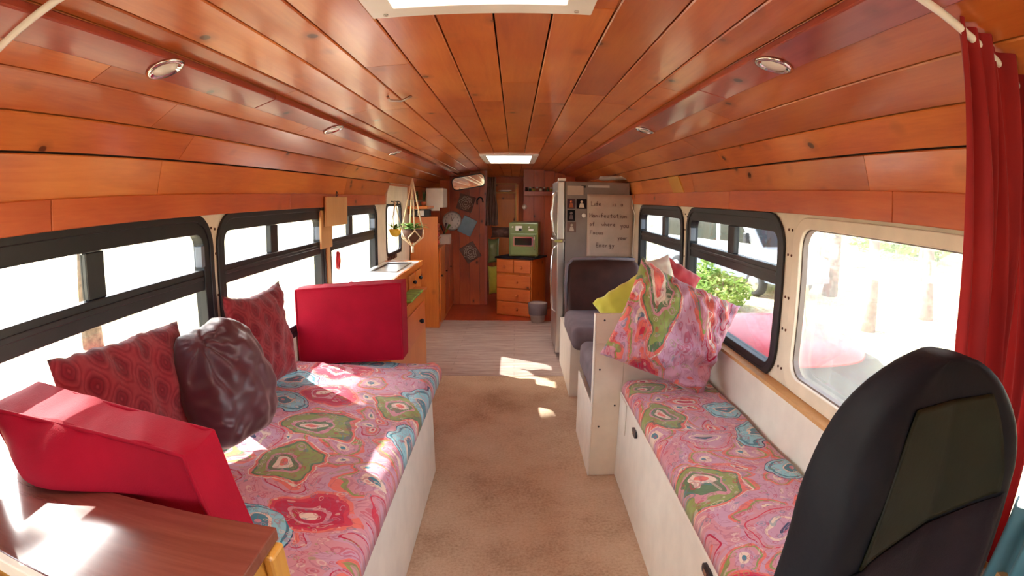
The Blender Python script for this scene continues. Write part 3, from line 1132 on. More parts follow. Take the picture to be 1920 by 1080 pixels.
# slim pine cabinet behind the fridge
t = thing('side_cabinet', (.8, 6.9, 0), 'tall pine cabinet on the right just behind the fridge', 'cabinet')
MB().box(.50, 1.08, 6.05, 7.44, 0, 1.05).build('body', M['pine_red'], t, bevel=.004)
MB().box(.485, .499, 6.1, 6.7, .1, 1.0).build('door', M['pine'], t, bevel=.004)
MB().box(.485, .499, 6.74, 7.38, .1, 1.0).build('door', M['pine'], t, bevel=.004)
t = thing('bead_string', (.44, 6.1, .30), 'hanging string of brown beads and shells beside the fridge door', 'bead string')
bb = MB()
for i in range(34):
    z = .25 + i * .024
    bb.lathe([(.002, -.011), (.010 + .004 * (i % 3), 0), (.002, .011)], (.445 + .012 * math.sin(i * 1.9), 6.0, z), 8)
bb.build('beads', M['brownpot'], t)
MB().tube([(.445, 6.0, .24), (.445, 6.0, 1.10), (.49, 6.06, 1.12)], .0025, 6).build('thread', M['cord'], t)

# ------------------------------------------------------------------ fridge
def fridge():
    x0, x1, y0, y1, H = .455, 1.05, 5.0, 5.66, 1.652
    t = thing('fridge', ((x0 + x1) / 2, 5.3, 0), 'tall grey two-door fridge with steel doors facing the aisle', 'fridge')
    MB().box(x0, x1, y0, y1, .03, H).build('body', M['fridge'], t, bevel=.006)
    MB().box(x0 + .02, x1, y0 + .01, y1 - .01, 0, .029).build('plinth', M['black'], t)
    for a, b in ((.06, 1.105), (1.118, H + .004)):
        d = MB().box(.385, .452, y0 - .005, y1, a, b).build('door', M['steel'], t, bevel=.012, seg=3)
        if a < 1:
            hz0, hz1 = .45, 1.06
        else:
            hz0, hz1 = 1.16, 1.56
        MB().tube([(.386, y0 + .055, hz0), (.35, y0 + .05, hz0 + .03), (.335, y0 + .05, (hz0 + hz1) / 2), (.35, y0 + .05, hz1 - .03), (.386, y0 + .055, hz1)], .011, 10).build('handle', M['chrome'], d)
    MB().box(.36, .43, y0 - .03, y0 - .006, 1.10, 1.123).tube([(.33, y0 - .01, 1.135), (.37, y0 - .02, 1.11), (.45, y0 - .01, 1.112)], .006, 8).build('hinge', M['chrome'], t)
    MB().box(.39, .46, y0 - .012, y0 + .05, H + .005, H + .03).build('hinge_cover', M['whitegloss'], t, bevel=.004)
    MB().box(.60, .64, y0 - .004, y0 - .0005, H - .055, H - .035).build('badge', M['black'], t)
    MB().box(.66, .86, y0 - .003, y0 - .0005, H - .05, H - .03).build('label_strip', M['steel'], t)
fridge()

# handwritten poster
t = thing('handwritten_poster', (.88, 4.995, .98), 'large white paper poster with handwritten words taped to the fridge side', 'poster')
def pap(a, b):
    x = .655 + .425 * a
    z = .975 + .565 * b
    return Vector((x, 4.993 - .004 * abs(noise.noise(Vector((a * 3, b * 4, 2)))), z))
MB().surf(pap, 12, 16).build('paper', M['paper'], t, solid=.0012)
GL = {
 'L': [[(0, 2), (0, 0), (1, 0)]], 'i': [[(.3, 0), (.3, 1.1)], [(.3, 1.5), (.3, 1.6)]], 'f': [[(.9, 1.9), (.5, 2), (.4, 1.6), (.4, 0)], [(0, 1.1), (.8, 1.1)]],
 'e': [[(0, .6), (.8, .7), (.7, 1.1), (.2, 1.1), (0, .5), (.3, 0), (.8, .15)]], 's': [[(.8, 1.1), (.2, 1), (.3, .6), (.8, .4), (.5, 0), (0, .1)]],
 'a': [[(.8, 1.1), (.2, 1.1), (0, .5), (.3, 0), (.8, .3)], [(.8, 1.1), (.85, 0)]], 'M': [[(0, 0), (0, 2), (.6, .8), (1.2, 2), (1.2, 0)]],
 'n': [[(0, 0), (0, 1.1)], [(0, .8), (.4, 1.1), (.8, .9), (.8, 0)]], 't': [[(.4, 1.8), (.4, .1), (.7, 0)], [(0, 1.2), (.8, 1.2)]],
 'o': [[(.4, 1.1), (0, .7), (.1, .1), (.5, 0), (.85, .5), (.7, 1), (.4, 1.1)]], 'w': [[(0, 1.1), (.25, 0), (.5, .8), (.75, 0), (1, 1.1)]],
 'h': [[(0, 0), (0, 2)], [(0, .8), (.4, 1.1), (.8, .8), (.8, 0)]], 'r': [[(0, 0), (0, 1.1)], [(0, .8), (.6, 1.1)]],
 'y': [[(0, 1.1), (.4, .2)], [(.85, 1.1), (.2, -.8)]], 'u': [[(0, 1.1), (.05, .2), (.5, 0), (.85, .4)], [(.85, 1.1), (.85, 0)]],
 'F': [[(0, 0), (0, 2), (1, 2)], [(0, 1.1), (.8, 1.1)]], 'c': [[(.8, 1), (.3, 1.1), (0, .5), (.3, 0), (.8, .15)]],
 'E': [[(1, 2), (0, 2), (0, 0), (1, 0)], [(0, 1), (.8, 1)]], 'g': [[(.8, 1.1), (.2, 1.1), (0, .5), (.4, .1), (.8, .5), (.8, 1.1), (.75, -.6), (.2, -.8)]]}
def write(text, x, z, s, sp, y=4.986, r=.0022):
    mb = MB()
    for ch in text:
        if ch in GL:
            for st in GL[ch]:
                mb.tube([(x + p[0] * s, y, z + p[1] * s) for p in st], r, 5)
        x += sp * (0.65 if ch in 'i' else 1.0)
    mb.build('handwritten_word', M['ink'], t)
write('Life', .69, 1.435, .020, .027)
write('is', .885, 1.435, .020, .030)
write('a', .965, 1.435, .020, .028)
write('Manifestation', .675, 1.328, .020, .029)
write('of', .68, 1.252, .018, .025)
write('where', .79, 1.252, .018, .027)
write('you', .965, 1.24, .022, .027)
write('Focus', .685, 1.175, .018, .026)
write('your', .94, 1.13, .018, .025)
write('Energy', .74, 1.06, .019, .030)

def fphoto(x0, x1, z0, z1, mat, label, inner=None):
    t = thing('fridge_photo', ((x0 + x1) / 2, 4.995, z0), label, 'photo')
    MB().box(x0, x1, 4.9945, 4.9985, z0, z1).build('print', mat, t)
    if inner:
        cx = (x0 + x1) / 2
        w, h = (x1 - x0), (z1 - z0)
        q = MB()
        q.prism([(cx - w * .28, z0 + h * .12), (cx + w * .28, z0 + h * .12), (cx + w * .16, z0 + h * .55), (cx - w * .16, z0 + h * .55)], 4.9925, 4.9944, 'y')
        q.lathe([(h * .13, 4.9944), (h * .13, 4.9925)], (cx, 0, z0 + h * .7), 12, 'y')
        q.build('portrait_shape', inner, t)
fphoto(.472, .62, 1.53, 1.612, M['paper'], 'blank beige paper card at the top of the fridge side')
fphoto(.472, .545, 1.405, 1.495, M['maroon'], 'small dark red portrait photo below the beige card', M['terra'])
fphoto(.558, .65, 1.405, 1.495, M['charcoal'], 'dark photo with a pale figure, next to the poster', M['whitecloth'])
fphoto(.474, .545, 1.295, 1.395, M['slate'], 'bluish violet photo below the dark red portrait', M['greyseat'])
fphoto(.474, .555, 1.19, 1.285, M['greycurtain'], 'lowest brown photo on the fridge side', M['paper'])
q = MB().lathe([(.02, 0), (.02, -.006), (.015, -.009)], (.625, 4.998, 1.345), 16, 'y').build('fridge_magnet', M['whitegloss'])
tag(q, 'round white magnet on the fridge between photos and poster', 'magnet')
q = MB().tube([(1.06, 4.99, 1.70), (1.0, 5.12, 1.702), (.84, 5.4, 1.702)], .022, 14).build('paper_roll', M['paper'])
tag(q, 'rolled white paper lying on top of the fridge', 'paper roll')
q = MB().tube([(1.068, 4.93, 1.52), (1.05, 4.9, 1.44), (1.078, 4.89, 1.36), (1.07, 4.9, 1.2), (1.06, 4.9, .98)], .005, 8).build('white_cable', M['whitegloss'])
tag(q, 'white cable hanging between the fridge and the rear right window', 'cable')

# ------------------------------------------------------------------ left kitchen
t = thing('kitchen_cabinet', (-1.03, 4.1, 0), 'pine kitchen cabinet under the white sink counter along the left wall', 'cabinet')
MB().box(-1.205, -.872, 3.25, 5.0, .0, .888).build('body', M['pine'], t, bevel=.004)
for a, b in ((4.42, 4.70), (4.72, 4.98)):
    d = MB().box(-.871, -.856, a, b, .3, .86).build('door', M['pine'], t, bevel=.006)
    MB().lathe([(.008, 0), (.018, .018), (.012, .03), (.002, .033)], (-.856, (a + b) / 2 + .02, .79), 14, 'x').build('knob', M['black'], d)
t = thing('sink_counter', (-1.03, 4.1, .889), 'white topped counter with wooden edge and inset sink by the left windows', 'counter')
MB().frame([(-1.206, 3.20), (-.868, 3.20), (-.868, 5.02), (-1.206, 5.02)], [(-1.15, 4.25), (-.93, 4.25), (-.93, 4.88), (-1.15, 4.88)], .889, .918, 'z').build('worktop', M['whitegloss'], t)
MB().box(-.867, -.848, 3.19, 5.04, .885, .926).box(-1.206, -.868, 5.021, 5.04, .885, .926).box(-1.206, -.868, 3.18, 3.199, .885, .926).build('edge_trim', M['pine'], t)
s = MB()
s.frame([(-1.16, 4.24), (-.92, 4.24), (-.92, 4.89), (-1.16, 4.89)], [(-1.135, 4.265), (-.945, 4.265), (-.945, 4.865), (-1.135, 4.865)], .919, .926, 'z')
s.build('sink_rim', M['steel'], t, bevel=.003)
s = MB().box(-1.135, -.945, 4.265, 4.865, .905, .915)
s.build('sink_basin', M['steel'], t)
t = thing('low_cabinet', (-.80, 4.0, 0), 'low pine cabinet with one deep drawer under a green chopping board', 'cabinet')
MB().box(-.855, -.765, 3.25, 4.62, 0, .725).build('body', M['pine'], t, bevel=.004)
d = MB().box(-.764, -.745, 3.62, 4.50, .42, .645).build('drawer', M['pine_x'], t, bevel=.008)
MB().lathe([(.008, 0), (.020, .018), (.014, .034), (.002, .038)], (-.745, 4.22, .535), 14, 'x').build('knob', M['black'], d)
MB().box(-.853, -.745, 3.24, 4.63, .726, .745).build('top', M['pine'], t, bevel=.003)
q = MB().box(-.85, -.735, 3.85, 4.38, .746, .762).build('chopping_board', M['leaf'], bevel=.006)
tag(q, 'green chopping board on the low cabinet behind the red cushion', 'chopping board')

# pantry
t = thing('pantry_cupboard', (-1.02, 6.9, 0), 'pine pantry with a tall orange end panel and narrow plank doors against the left wall', 'cupboard')
MB().box(-1.20, -.877, 6.27, 6.295, 0, 1.295).build('end_panel', M['pine'], t, bevel=.004)
MB().box(-1.20, -.875, 6.296, 7.70, 0, .92).build('body', M['pine'], t, bevel=.004)
for i in range(3):
    a = 6.33 + i * .46
    d = MB()
    for k in range(3):
        d.box(-.874, -.858, a + k * .142, a + k * .142 + .138, .06, .93)
    d = d.build('door', M['pine_red'] if i else M['pine'], t, bevel=.004)
    MB().lathe([(.006, 0), (.014, .014), (.002, .024)], (-.858, a + .06, .6), 12, 'x').build('knob', M['black'], d)
t = thing('wall_shelf', (-1.05, 6.35, 1.40), 'small pine corner shelf above the pantry holding plants', 'shelf')
MB().box(-1.20, -.97, 6.12, 6.60, 1.385, 1.415).build('board', M['pine'], t, bevel=.004)
MB().box(-1.20, -1.18, 6.2, 6.5, 1.33, 1.384).build('bracket', M['pine'], t)
# white box fan / speaker
t = thing('white_box', (-.93, 6.75, 1.39), 'white boxy lamp shade hung high beside the clock', 'box')
MB().box(-1.07, -.86, 6.62, 7.05, 1.39, 1.63).build('shade', M['white'], t, bevel=.012)
MB().box(-1.09, -.90, 6.605, 6.619, 1.355, 1.40).build('front_lip', M['white'], t)
def tuft(name, c, n, h, spread, mat, parent, w=.012, droop=.0, seed=0):
    rnd = random.Random(seed)
    mb = MB()
    for i in range(n):
        a = rnd.uniform(0, 2 * PI)
        L = h * rnd.uniform(.6, 1.1)
        s = spread * rnd.uniform(.3, 1)
        pts = []
        for k in range(5):
            f = k / 4
            pts.append(Vector(c) + Vector((math.cos(a) * s * f, math.sin(a) * s * f, L * f - droop * f * f)))
        sd = Vector((-math.sin(a), math.cos(a), 0)) * w
        ws = [.5, 1, 1, .7, .05]
        for k in range(4):
            mb.add([pts[k] - sd * ws[k], pts[k] + sd * ws[k], pts[k + 1] + sd * ws[k + 1], pts[k + 1] - sd * ws[k + 1]], [(0, 1, 2, 3)], True)
    return mb.build(name, mat, parent, solid=.001)
for i, (x, lab) in enumerate(((-1.12, 'leftmost spiky green potted plant on the corner shelf'), (-1.04, 'spiky green potted plant on the corner shelf next to the white box'))):
    t = thing('potted_plant', (x, 6.3, 1.416), lab, 'plant')
    MB().lathe([(.025, 0), (.032, .05), (.028, .05), (.022, .01)], (x, 6.3, 1.416), 16, cap=(True, False)).build('pot', M['terra'], t)
    tuft('leaves', (x, 6.3, 1.45), 16, .14, .04, M['leafdark'], t, .008, 0, i)
t = thing('small_radio', (-1.09, 6.22, 1.297), 'black radio with a bright white display on the pantry top', 'radio')
MB().box(-1.13, -.96, 6.24, 6.33, 1.297, 1.375).build('case', M['black'], t, bevel=.006)
MB().box(-1.105, -1.03, 6.234, 6.2395, 1.305, 1.365).build('display', M['whitegloss'], t)
t = thing('white_bottle', (-1.17, 6.32, 1.297), 'small white bottle standing beside the black radio', 'bottle')
MB().lathe([(.018, 0), (.02, .05), (.01, .07)], (-1.17, 6.32, 1.297), 14).build('bottle_body', M['whitegloss'], t)
MB().lathe([(.011, .071), (.011, .085)], (-1.17, 6.32, 1.297), 14).build('cap', M['whitecloth'], t)
# open shelf unit with mugs, utensils
t = thing('mug_shelf', (-.83, 6.45, .93), 'narrow open wooden shelf with rows of red and white cups', 'shelf')
f = MB()
f.box(-.985, -.975, 6.32, 6.62, .93, 1.27)
for z in (.93, 1.03, 1.13):
    f.box(-.974, -.885, 6.32, 6.62, z, z + .01)
f.build('boards', M['pine_red'], t)
k = 0
for z in (.941, 1.041, 1.141):
    for y in (6.36, 6.45, 6.54):
        row = {.941: 'bottom', 1.041: 'middle', 1.141: 'top'}[z]
        c = thing('cup', (-.925, y, z), '%s cup, %s, on the %s board of the narrow shelf' % (['white', 'red', 'terracotta'][k % 3], {6.36: 'nearest', 6.45: 'middle one', 6.54: 'farthest'}[y], row), 'cup', 'cups on the narrow shelf')
        mm = [M['whitegloss'], M['red'], M['terra']][k % 3]
        MB().lathe([(.018, 0), (.026, .01), (.03, .065), (.027, .065), (.022, .012)], (-.925, y, z), 16, cap=(True, True)).build('bowl', mm, c)
        MB().tube([(-.899, y, z + .015), (-.886, y, z + .03), (-.897, y, z + .05)], .004, 6).build('handle', mm, c)
        k += 1
t = thing('utensil_pot', (-.89, 7.05, .921), 'cream utensil box with purple and green spatulas in front of the clock', 'utensil pot')
MB().box(-.955, -.82, 6.96, 7.14, .921, 1.045).build('holder', M['paper'], t, bevel=.006)
for dx, dz, mm in ((-.02, .10, M['slate']), (.01, .13, M['maroon']), (.03, .11, M['leaf'])):
    MB().tube([(-.90, 7.05, 1.046), (-.90 + dx * 1.5, 7.05, 1.06 + dz * .6), (-.90 + dx * 2.4, 7.05, 1.06 + dz)], [.006, .008, .018], 8).build('spatula', mm, t)

# hanging planters
def hanging(name, x, y, ztop, zpot, r, potM, label, plantM, n, drop, cat='hanging plant', white=False):
    t = thing(name, (x, y, zpot - r), label, cat)
    MB().lathe([(r * .45, -r * .9), (r * .85, -r * .5), (r, 0), (r * 1.02, r * .35), (r * .92, r * .35), (r * .85, 0)], (x, y, zpot), 22, cap=(True, True)).build('pot', potM, t)
    c = MB()
    for k in range(3 if not white else 4):
        a = 2 * PI * k / (3 if not white else 4) + .4
        c.tube([(x, y, ztop), (x + r * 1.05 * math.cos(a), y + r * 1.05 * math.sin(a), zpot + r * .3)], .004 if not white else .007, 6)
        if white:
            c.tube([(x + r * 1.08 * math.cos(a), y + r * 1.08 * math.sin(a), zpot + r * .3), (x + r * 1.1 * math.cos(a + .6), y + r * 1.1 * math.sin(a + .6), zpot - r * .4), (x, y, zpot - r * 1.3)], .007, 6)
            c.tube([(x + r * 1.08 * math.cos(a), y + r * 1.08 * math.sin(a), zpot + r * .3), (x + r * 1.1 * math.cos(a - .6), y + r * 1.1 * math.sin(a - .6), zpot - r * .4), (x, y, zpot - r * 1.3)], .007, 6)
    if white:
        c.tube([(x, y, zpot - r * 1.25), (x, y, zpot - r * 1.9)], .013, 8)
    c.build('cord', M['cord'], t)
    tuft('leaves', (x, y, zpot + r * .3), n, r * 1.5, r * 1.9, plantM, t, .017, drop, int(x * 100))
    return t
hanging('hanging_planter', -1.10, 5.02, 1.475, 1.20, .055, M['yellowpot'], 'yellow pot with a small plant hanging in front of the narrow window', M['leaf'], 8, .02)
hanging('macrame_planter', -1.00, 5.35, 1.70, 1.16, .10, M['brownpot'], 'brown pot in a white macrame hanger with a trailing green plant', M['leaf'], 60, .09, white=True)
for i in range(3):
    q = MB().tube([(-1.178, 5.2 + .14 * i, 1.475), (-1.15, 5.2 + .14 * i, 1.47), (-1.145, 5.2 + .14 * i, 1.445), (-1.16, 5.2 + .14 * i, 1.438)], .006, 6).build('wall_hook', M['black'])
    tag(q, '%s of the three small black hooks above the narrow window' % ['leftmost', 'middle', 'rightmost'][i], 'hook', 'hooks above the narrow window')
t = thing('knife_rack', (-1.19, 5.35, .90), 'little row of dark marks and hooks below the narrow window', 'rack')
for i in range(6):
    rk = MB()
    rk.box(-1.207, -1.20, 5.14 + i * .075, 5.17 + i * .075, .905, .94)
    rk.build('hook', M['brownpot'], t)

# wood clipboard and slat hanging at the pillar between left windows
t = thing('hanging_board', (-1.165, 3.5, 1.32), 'pale plywood board hanging from a hook over the left window pillar', 'board')
MB().box(-1.176, -1.164, 3.285, 3.735, 1.325, 1.515).build('panel', M['plywood'], t, bevel=.002)
MB().tube([(-1.17, 3.51, 1.515), (-1.165, 3.49, 1.53), (-1.168, 3.51, 1.55), (-1.165, 3.53, 1.53), (-1.17, 3.51, 1.515)], .003, 6).build('hook', M['blackmetal'], t)
t = thing('wooden_slat', (-1.19, 3.4, .93), 'narrow pale wooden slat standing on the left window pillar below the board', 'slat')
MB().box(-1.200, -1.186, 3.25, 3.46, 1.19, 1.43).build('wide_end', M['plywood'], t, bevel=.002)
MB().box(-1.200, -1.188, 3.36, 3.42, .93, 1.189).build('stem', M['plywood'], t, bevel=.002)

# red straps hung on window pillars
def strap(x, y, z, side, lab):
    q = MB().tube([(x, y, z + .06), (x, y + .025, z + .05), (x, y + .03, z), (x, y + .01, z - .05), (x, y - .015, z - .04), (x, y - .02, z + .02), (x, y, z + .06)], .011, 8).build('red_strap', M['red'])
    return tag(q, lab, 'strap')
strap(-1.185, 3.56, 1.08, -1, 'dark red loop strap hanging at the third left window')
strap(1.06, 3.46, 1.02, 1, 'red loop strap hanging at the rear right window above the red pillow')

# ------------------------------------------------------------------ ceiling fittings
def spot(x, y, lab):
    nrm = Vector((prof(x + .01 - XC) - prof(x - .01 - XC), 0, -.02)).normalized()
    u = Vector((0, 1, 0))
    w = nrm.cross(u)
    base = Vector((x, y, cz(x))) + nrm * .024
    t = thing('recessed_spotlight', base, lab, 'spotlight', None)
    def disc(prf):
        m = MB()
        m.rings([[base + (u * math.cos(q) + w * math.sin(q)) * r + nrm * h for q in [2 * PI * k / 28 for k in range(28)]] for r, h in prf])
        return m
    disc([(.052, 0), (.050, .006), (.040, .008), (.036, .003)]).build('bezel', M['chrome'], t)
    disc([(.036, .0015), (.030, .005), (.01, .007)]).build('lens', M['lampwhite'], t)
spot(-.835, 1.09, 'nearest round recessed spotlight in the left ceiling beam')
spot(-.842, 2.45, 'second round recessed spotlight in the left ceiling beam')
spot(-.842, 3.80, 'farthest round recessed spotlight in the left ceiling beam')
spot(.645, 1.24, 'nearest round recessed spotlight in the right ceiling beam')
spot(.645, 2.68, 'second round recessed spotlight in the right ceiling beam')
t = thing('ceiling_hook', (-.43, 2.2, 1.88), 'small curved metal handle on the ceiling between boards', 'hook')
MB().tube([(-.50, 2.12, cz(-.5) - .002), (-.49, 2.12, cz(-.5) - .02), (-.45, 2.15, cz(-.45) - .022), (-.41, 2.16, cz(-.4) - .002)], .005, 8).build('loop', M['steel'], t)
q = MB().add([(1.040, 3.45, 1.652), (1.040, 3.70, 1.652), (1.074, 3.40, 1.535), (1.074, 3.64, 1.535), (1.052, 3.45, 1.660), (1.052, 3.70, 1.660), (1.086, 3.40, 1.543), (1.086, 3.64, 1.543)],
             [(0, 1, 3, 2), (4, 6, 7, 5), (0, 4, 5, 1), (2, 3, 7, 6), (0, 2, 6, 4), (1, 5, 7, 3)]).build('wood_block', M['yellowwood'], bevel=.003)
tag(q, 'small yellow varnished wood block fixed under the right ceiling curve', 'block')

# curtain track and red curtain
pts = []
for i in range(41):
    x = -1.10 + 2.10 * i / 40
    pts.append((x, .585 + .075 * i / 40, cz(x) - .012 - .016 * min(1, abs(i - 20) / 8)))
t = thing('curtain_track', (0, .6, 1.86), 'thin white curved curtain rod following the ceiling near the camera', 'curtain rod')
MB().tube(pts, .009, 10).build('rod', M['whitegloss'], t)
MB().lathe([(.012, -.006), (.012, .006)], pts[10], 12, 'x').build('clip', M['black'], t)

def curt(a, b):
    zt = cz(.745 + .29 * a) - .004
    x = .745 + (.29 + .0 * b) * a + (1 - b) * .0
    z = .62 + (zt - .62) * b
    lean = max(0, 1.28 - z) ** 1.3 * .33
    x = x + .02 * (1 - b) * (1 - a) + lean * (1 - a) * .9 + .02 * math.sin(b * 5 + 1)
    y = .652 - .02 * a + .024 * math.sin(a * 26 + .8 * math.sin(b * 4)) * (.5 + .5 * a) + .012 * math.sin(a * 61 + b * 3)
    if b > .9:
        x = min(x, 1.05)
    return Vector((min(x, 1.062), y, z))
N = Nodes('red_curtain_cotton')
N.color(N.ramp(N.noise(N.obj, 5, 3).outputs['Fac'], [(.3, srgb(134, 20, 28)), (.7, srgb(164, 32, 34))]))
N.set(rough=.85, sheen=.3)
tl = N.n('ShaderNodeBsdfTranslucent')
tl.inputs[0].default_value = srgb(180, 40, 38)
mx = N.n('ShaderNodeMixShader')
mx.inputs[0].default_value = .35
N.l(N.b.outputs[0], mx.inputs[1])
N.l(tl.outputs[0], mx.inputs[2])
N.l(mx.outputs[0], N.out.inputs[0])
M['redcurtain'] = N.m
q = MB().surf(curt, 90, 40).build('red_curtain', M['redcurtain'])
tag(q, 'long red cotton curtain gathered at the right beside the driver seat', 'curtain')
cl = MB()
def tealf(a, b):
    return Vector((1.03 + .025 * math.sin(a * 17 + b * 2), .40 + .20 * a, .35 + .60 * b - .08 * (1 - a)))
cl.surf(tealf, 24, 14)
q = cl.build('teal_cloth', M['teal'], solid=.006)
tag(q, 'folded teal cloth hanging at the lower right corner below the curtain', 'cloth')

# ------------------------------------------------------------------ left day bed
def bed_z(x, y):
    t = (x + .40) / (-.80)
    t = max(0, min(1, t))
    e = max(0, min(1, (y - 2.68) / .17))
    return .575 + .075 * (t ** .7) * (1 - e) + .006 * e + .010 * noise.noise(Vector((x * 4, y * 3.3, 1))) + .006 * noise.noise(Vector((x * 12, y * 10, 4))) + .003 * noise.noise(Vector((x * 30, y * 26, 8)))
t = thing('day_bed_base', (-.82, 1.75, 0), 'white panelled bench base of the left day bed along the windows', 'bench')
def bench_outline(y):
    return -.43
MB().box(-.452, -.432, .74, 2.74, .005, .485).build('front_panel', M['white'], t, bevel=.003)
MB().box(-1.205, -.453, 2.72, 2.74, .005, .485).build('end_panel', M['white'], t, bevel=.003)
MB().box(-1.205, -.453, .74, 2.719, .455, .485).box(-1.205, -.453, 2.7405, 3.02, .455, .485).build('top_board', M['plywood'], t)
MB().box(-1.205, -.453, .74, .76, .005, .454).build('end_panel', M['white'], t)

def mattress(name, mat, x0, x1, y0, y1, zf, zb, seed, parent=None):
    """rounded slab, top z given by zf(x,y); x0<x1"""
    mb = MB()
    nx, ny = 40, 90
    def top(a, b):
        # a across, b along with rounded edges
        ex = min(a, 1 - a)
        ey = min(b, 1 - b)
        W, L = x1 - x0, y1 - y0
        r = .045
        dx, dy = ex * W, ey * L
        d = 0
        for q in (dx, dy):
            if q < r:
                d += r - math.sqrt(max(0, r * r - (r - q) ** 2))
        x, y = x0 + W * a, y0 + L * b
        return Vector((x, y, zf(x, y) - min(d, .058)))
    def warp(a):
        return .5 - .5 * math.cos(PI * a) * 1.0 if False else a
    us = sorted(set([0, .004, .012, .025, .045] + [.06 + .88 * i / nx for i in range(nx + 1)] + [.955, .975, .988, .996, 1]))
    vs_ = sorted(set([0, .002, .006, .012, .02] + [.025 + .95 * i / ny for i in range(ny + 1)] + [.98, .988, .994, .998, 1]))
    vs = [top(a, b) for b in vs_ for a in us]
    w = len(us)
    fs = [(j * w + i, j * w + i + 1, (j + 1) * w + i + 1, (j + 1) * w + i) for j in range(len(vs_) - 1) for i in range(w - 1)]
    mb.add(vs, fs, True)
    # skirt
    per = [(i, 0) for i in range(w)] + [(w - 1, j) for j in range(1, len(vs_))] + [(i, len(vs_) - 1) for i in range(w - 2, -1, -1)] + [(0, j) for j in range(len(vs_) - 2, 0, -1)]
    ring = [vs[j * w + i] for i, j in per]
    low = [Vector((p.x, p.y, zb)) for p in ring]
    mb.rings([ring, low], True, (False, True), True)
    return mb.build(name, mat, parent, merge=True)
o = mattress('quilted_mattress', M['quilt_left'], -1.195, -.408, .75, 2.97, bed_z, .488, 1)
tag(o, 'long mattress in a wrinkled multicoloured paisley quilt on the left day bed', 'mattress')

# crimson block cushions
def block(name, lab, x0, x1, y0, y1, z0, z1, seed, warp=None, piping=True):
    t = thing(name, ((x0 + x1) / 2, (y0 + y1) / 2, z0), lab, 'cushion')
    bm = bmesh.new()
    bmesh.ops.create_cube(bm, size=1)
    bmesh.ops.subdivide_edges(bm, edges=bm.edges, cuts=22, use_grid_fill=True)
    vs = []
    for v in bm.verts:
        p = v.co.copy()
        bul = Vector((1 + .10 * (1 - 4 * p.y * p.y) * 0, 1, 1))
        q = Vector((x0 + (x1 - x0) * (p.x + .5), y0 + (y1 - y0) * (p.y + .5), z0 + (z1 - z0) * (p.z + .5)))
        face_bulge = .016 * (1 - (2 * p.x) ** 4) * (1 - (2 * p.z) ** 4)
        q.y += face_bulge * (1 if p.y > 0 else -1) * (abs(p.y) > .45)
        q.z += .010 * noise.noise(Vector((q.x * 22 + q.y * 9 + seed, q.y * 4, p.z))) * (p.z > .4)
        q.y += .005 * noise.noise(Vector((q.x * 5 + seed, q.z * 6, p.y)))
        if warp:
            q = warp(q, p)
        v.co = q - Vector(t['_o'])
    me = bpy.data.meshes.new('cushion_cover')
    bm.to_mesh(me)
    bm.free()
    for p in me.polygons:
        p.use_smooth = True
    me.materials.append(M['crimson'])
    o = bpy.data.objects.new('cushion_cover', me)
    C.objects.link(o)
    o.parent = t
    bv = o.modifiers.new('bevel', 'BEVEL')
    bv.width = .012
    bv.segments = 3
    bv.limit_method = 'ANGLE'
    bv.angle_limit = math.radians(50)
    if piping:
        pm = MB()
        n = 24
        for yy, s in ((y0, -1), (y1, 1)):
            loop = []
            cs = [(-.5, -.5), (.5, -.5), (.5, .5), (-.5, .5), (-.5, -.5)]
            for (a, b), (c, d) in zip(cs, cs[1:]):
                for i in range(n):
                    px, pz = a + (c - a) * i / n, b + (d - b) * i / n
                    p = Vector((px * .985, .5 * s, pz * .985))
                    q = Vector((x0 + (x1 - x0) * (p.x + .5), yy, z0 + (z1 - z0) * (p.z + .5)))
                    if warp:
                        q = warp(q, p)
                    loop.append(q)
            loop.append(loop[0])
            pm.tube(loop, .005, 6)
        pm.build('piping', M['crimson'], t)
    return t


def near_warp(q, p):
    # slab leans back over the desk edge, left corner sags forward
    h = p.z + .5
    l = (.5 - p.x)
    q = q.copy()
    q.y += -.02 * (1 - h)
    q.z += .06 * l * h
    k = min(1, max(0, (h - .70) / .045))
    g = min(1, max(0, (h - .72) / .28))
    low = .15 * math.exp(-((l - .68) / .30) ** 2)
    q.y -= (low * (1 - g) + .10 * l * l * g) * k * (1 if p.y < 0 else .25 * g)
    q.x += .10 * (1 - h) * (p.x + .5)
    return q
block('red_block_cushion', 'crimson block cushion standing at the near end of the day bed behind the desk', -1.15, -.60, .775, .90, .655, 1.035, 3, near_warp)


def far_warp(q, p):
    q = q.copy()
    q.z += .03 * (p.x + .5)
    q.y -= .07 * (.5 - p.x)
    return q
block('red_block_cushion', 'large crimson block cushion standing upright at the far end of the day bed', -1.20, -.605, 2.875, 3.02, .585, 1.01, 9, far_warp)

# pillows on the day bed
pillow('medallion_pillow', M['medal'], (-1.115, 1.24, .895), (0, 1, -.05), (-.16, -.06, 1), .66, .46, .14, 2, .016, .06,
       label='dark red medallion cushion leaning on the nearest left window', cat='cushion')
pillow('medallion_pillow', M['medal'], (-1.115, 2.20, .885), (0, 1, -.03), (-.16, -.02, 1), .58, .46, .14, 7, .016, .13,
       label='dark red medallion cushion beside the large crimson block cushion', cat='cushion')
pillow('maroon_pillow', M['maroon'], (-.975, 1.585, .895), (.30, 1, -.10), (-.35, .0, 1), .40, .42, .25, 12, .018, .0, disc=.55, rag=.03, knot=.028, n=60,
       label='crumpled maroon satin cushion between the two dark red medallion cushions', cat='cushion')

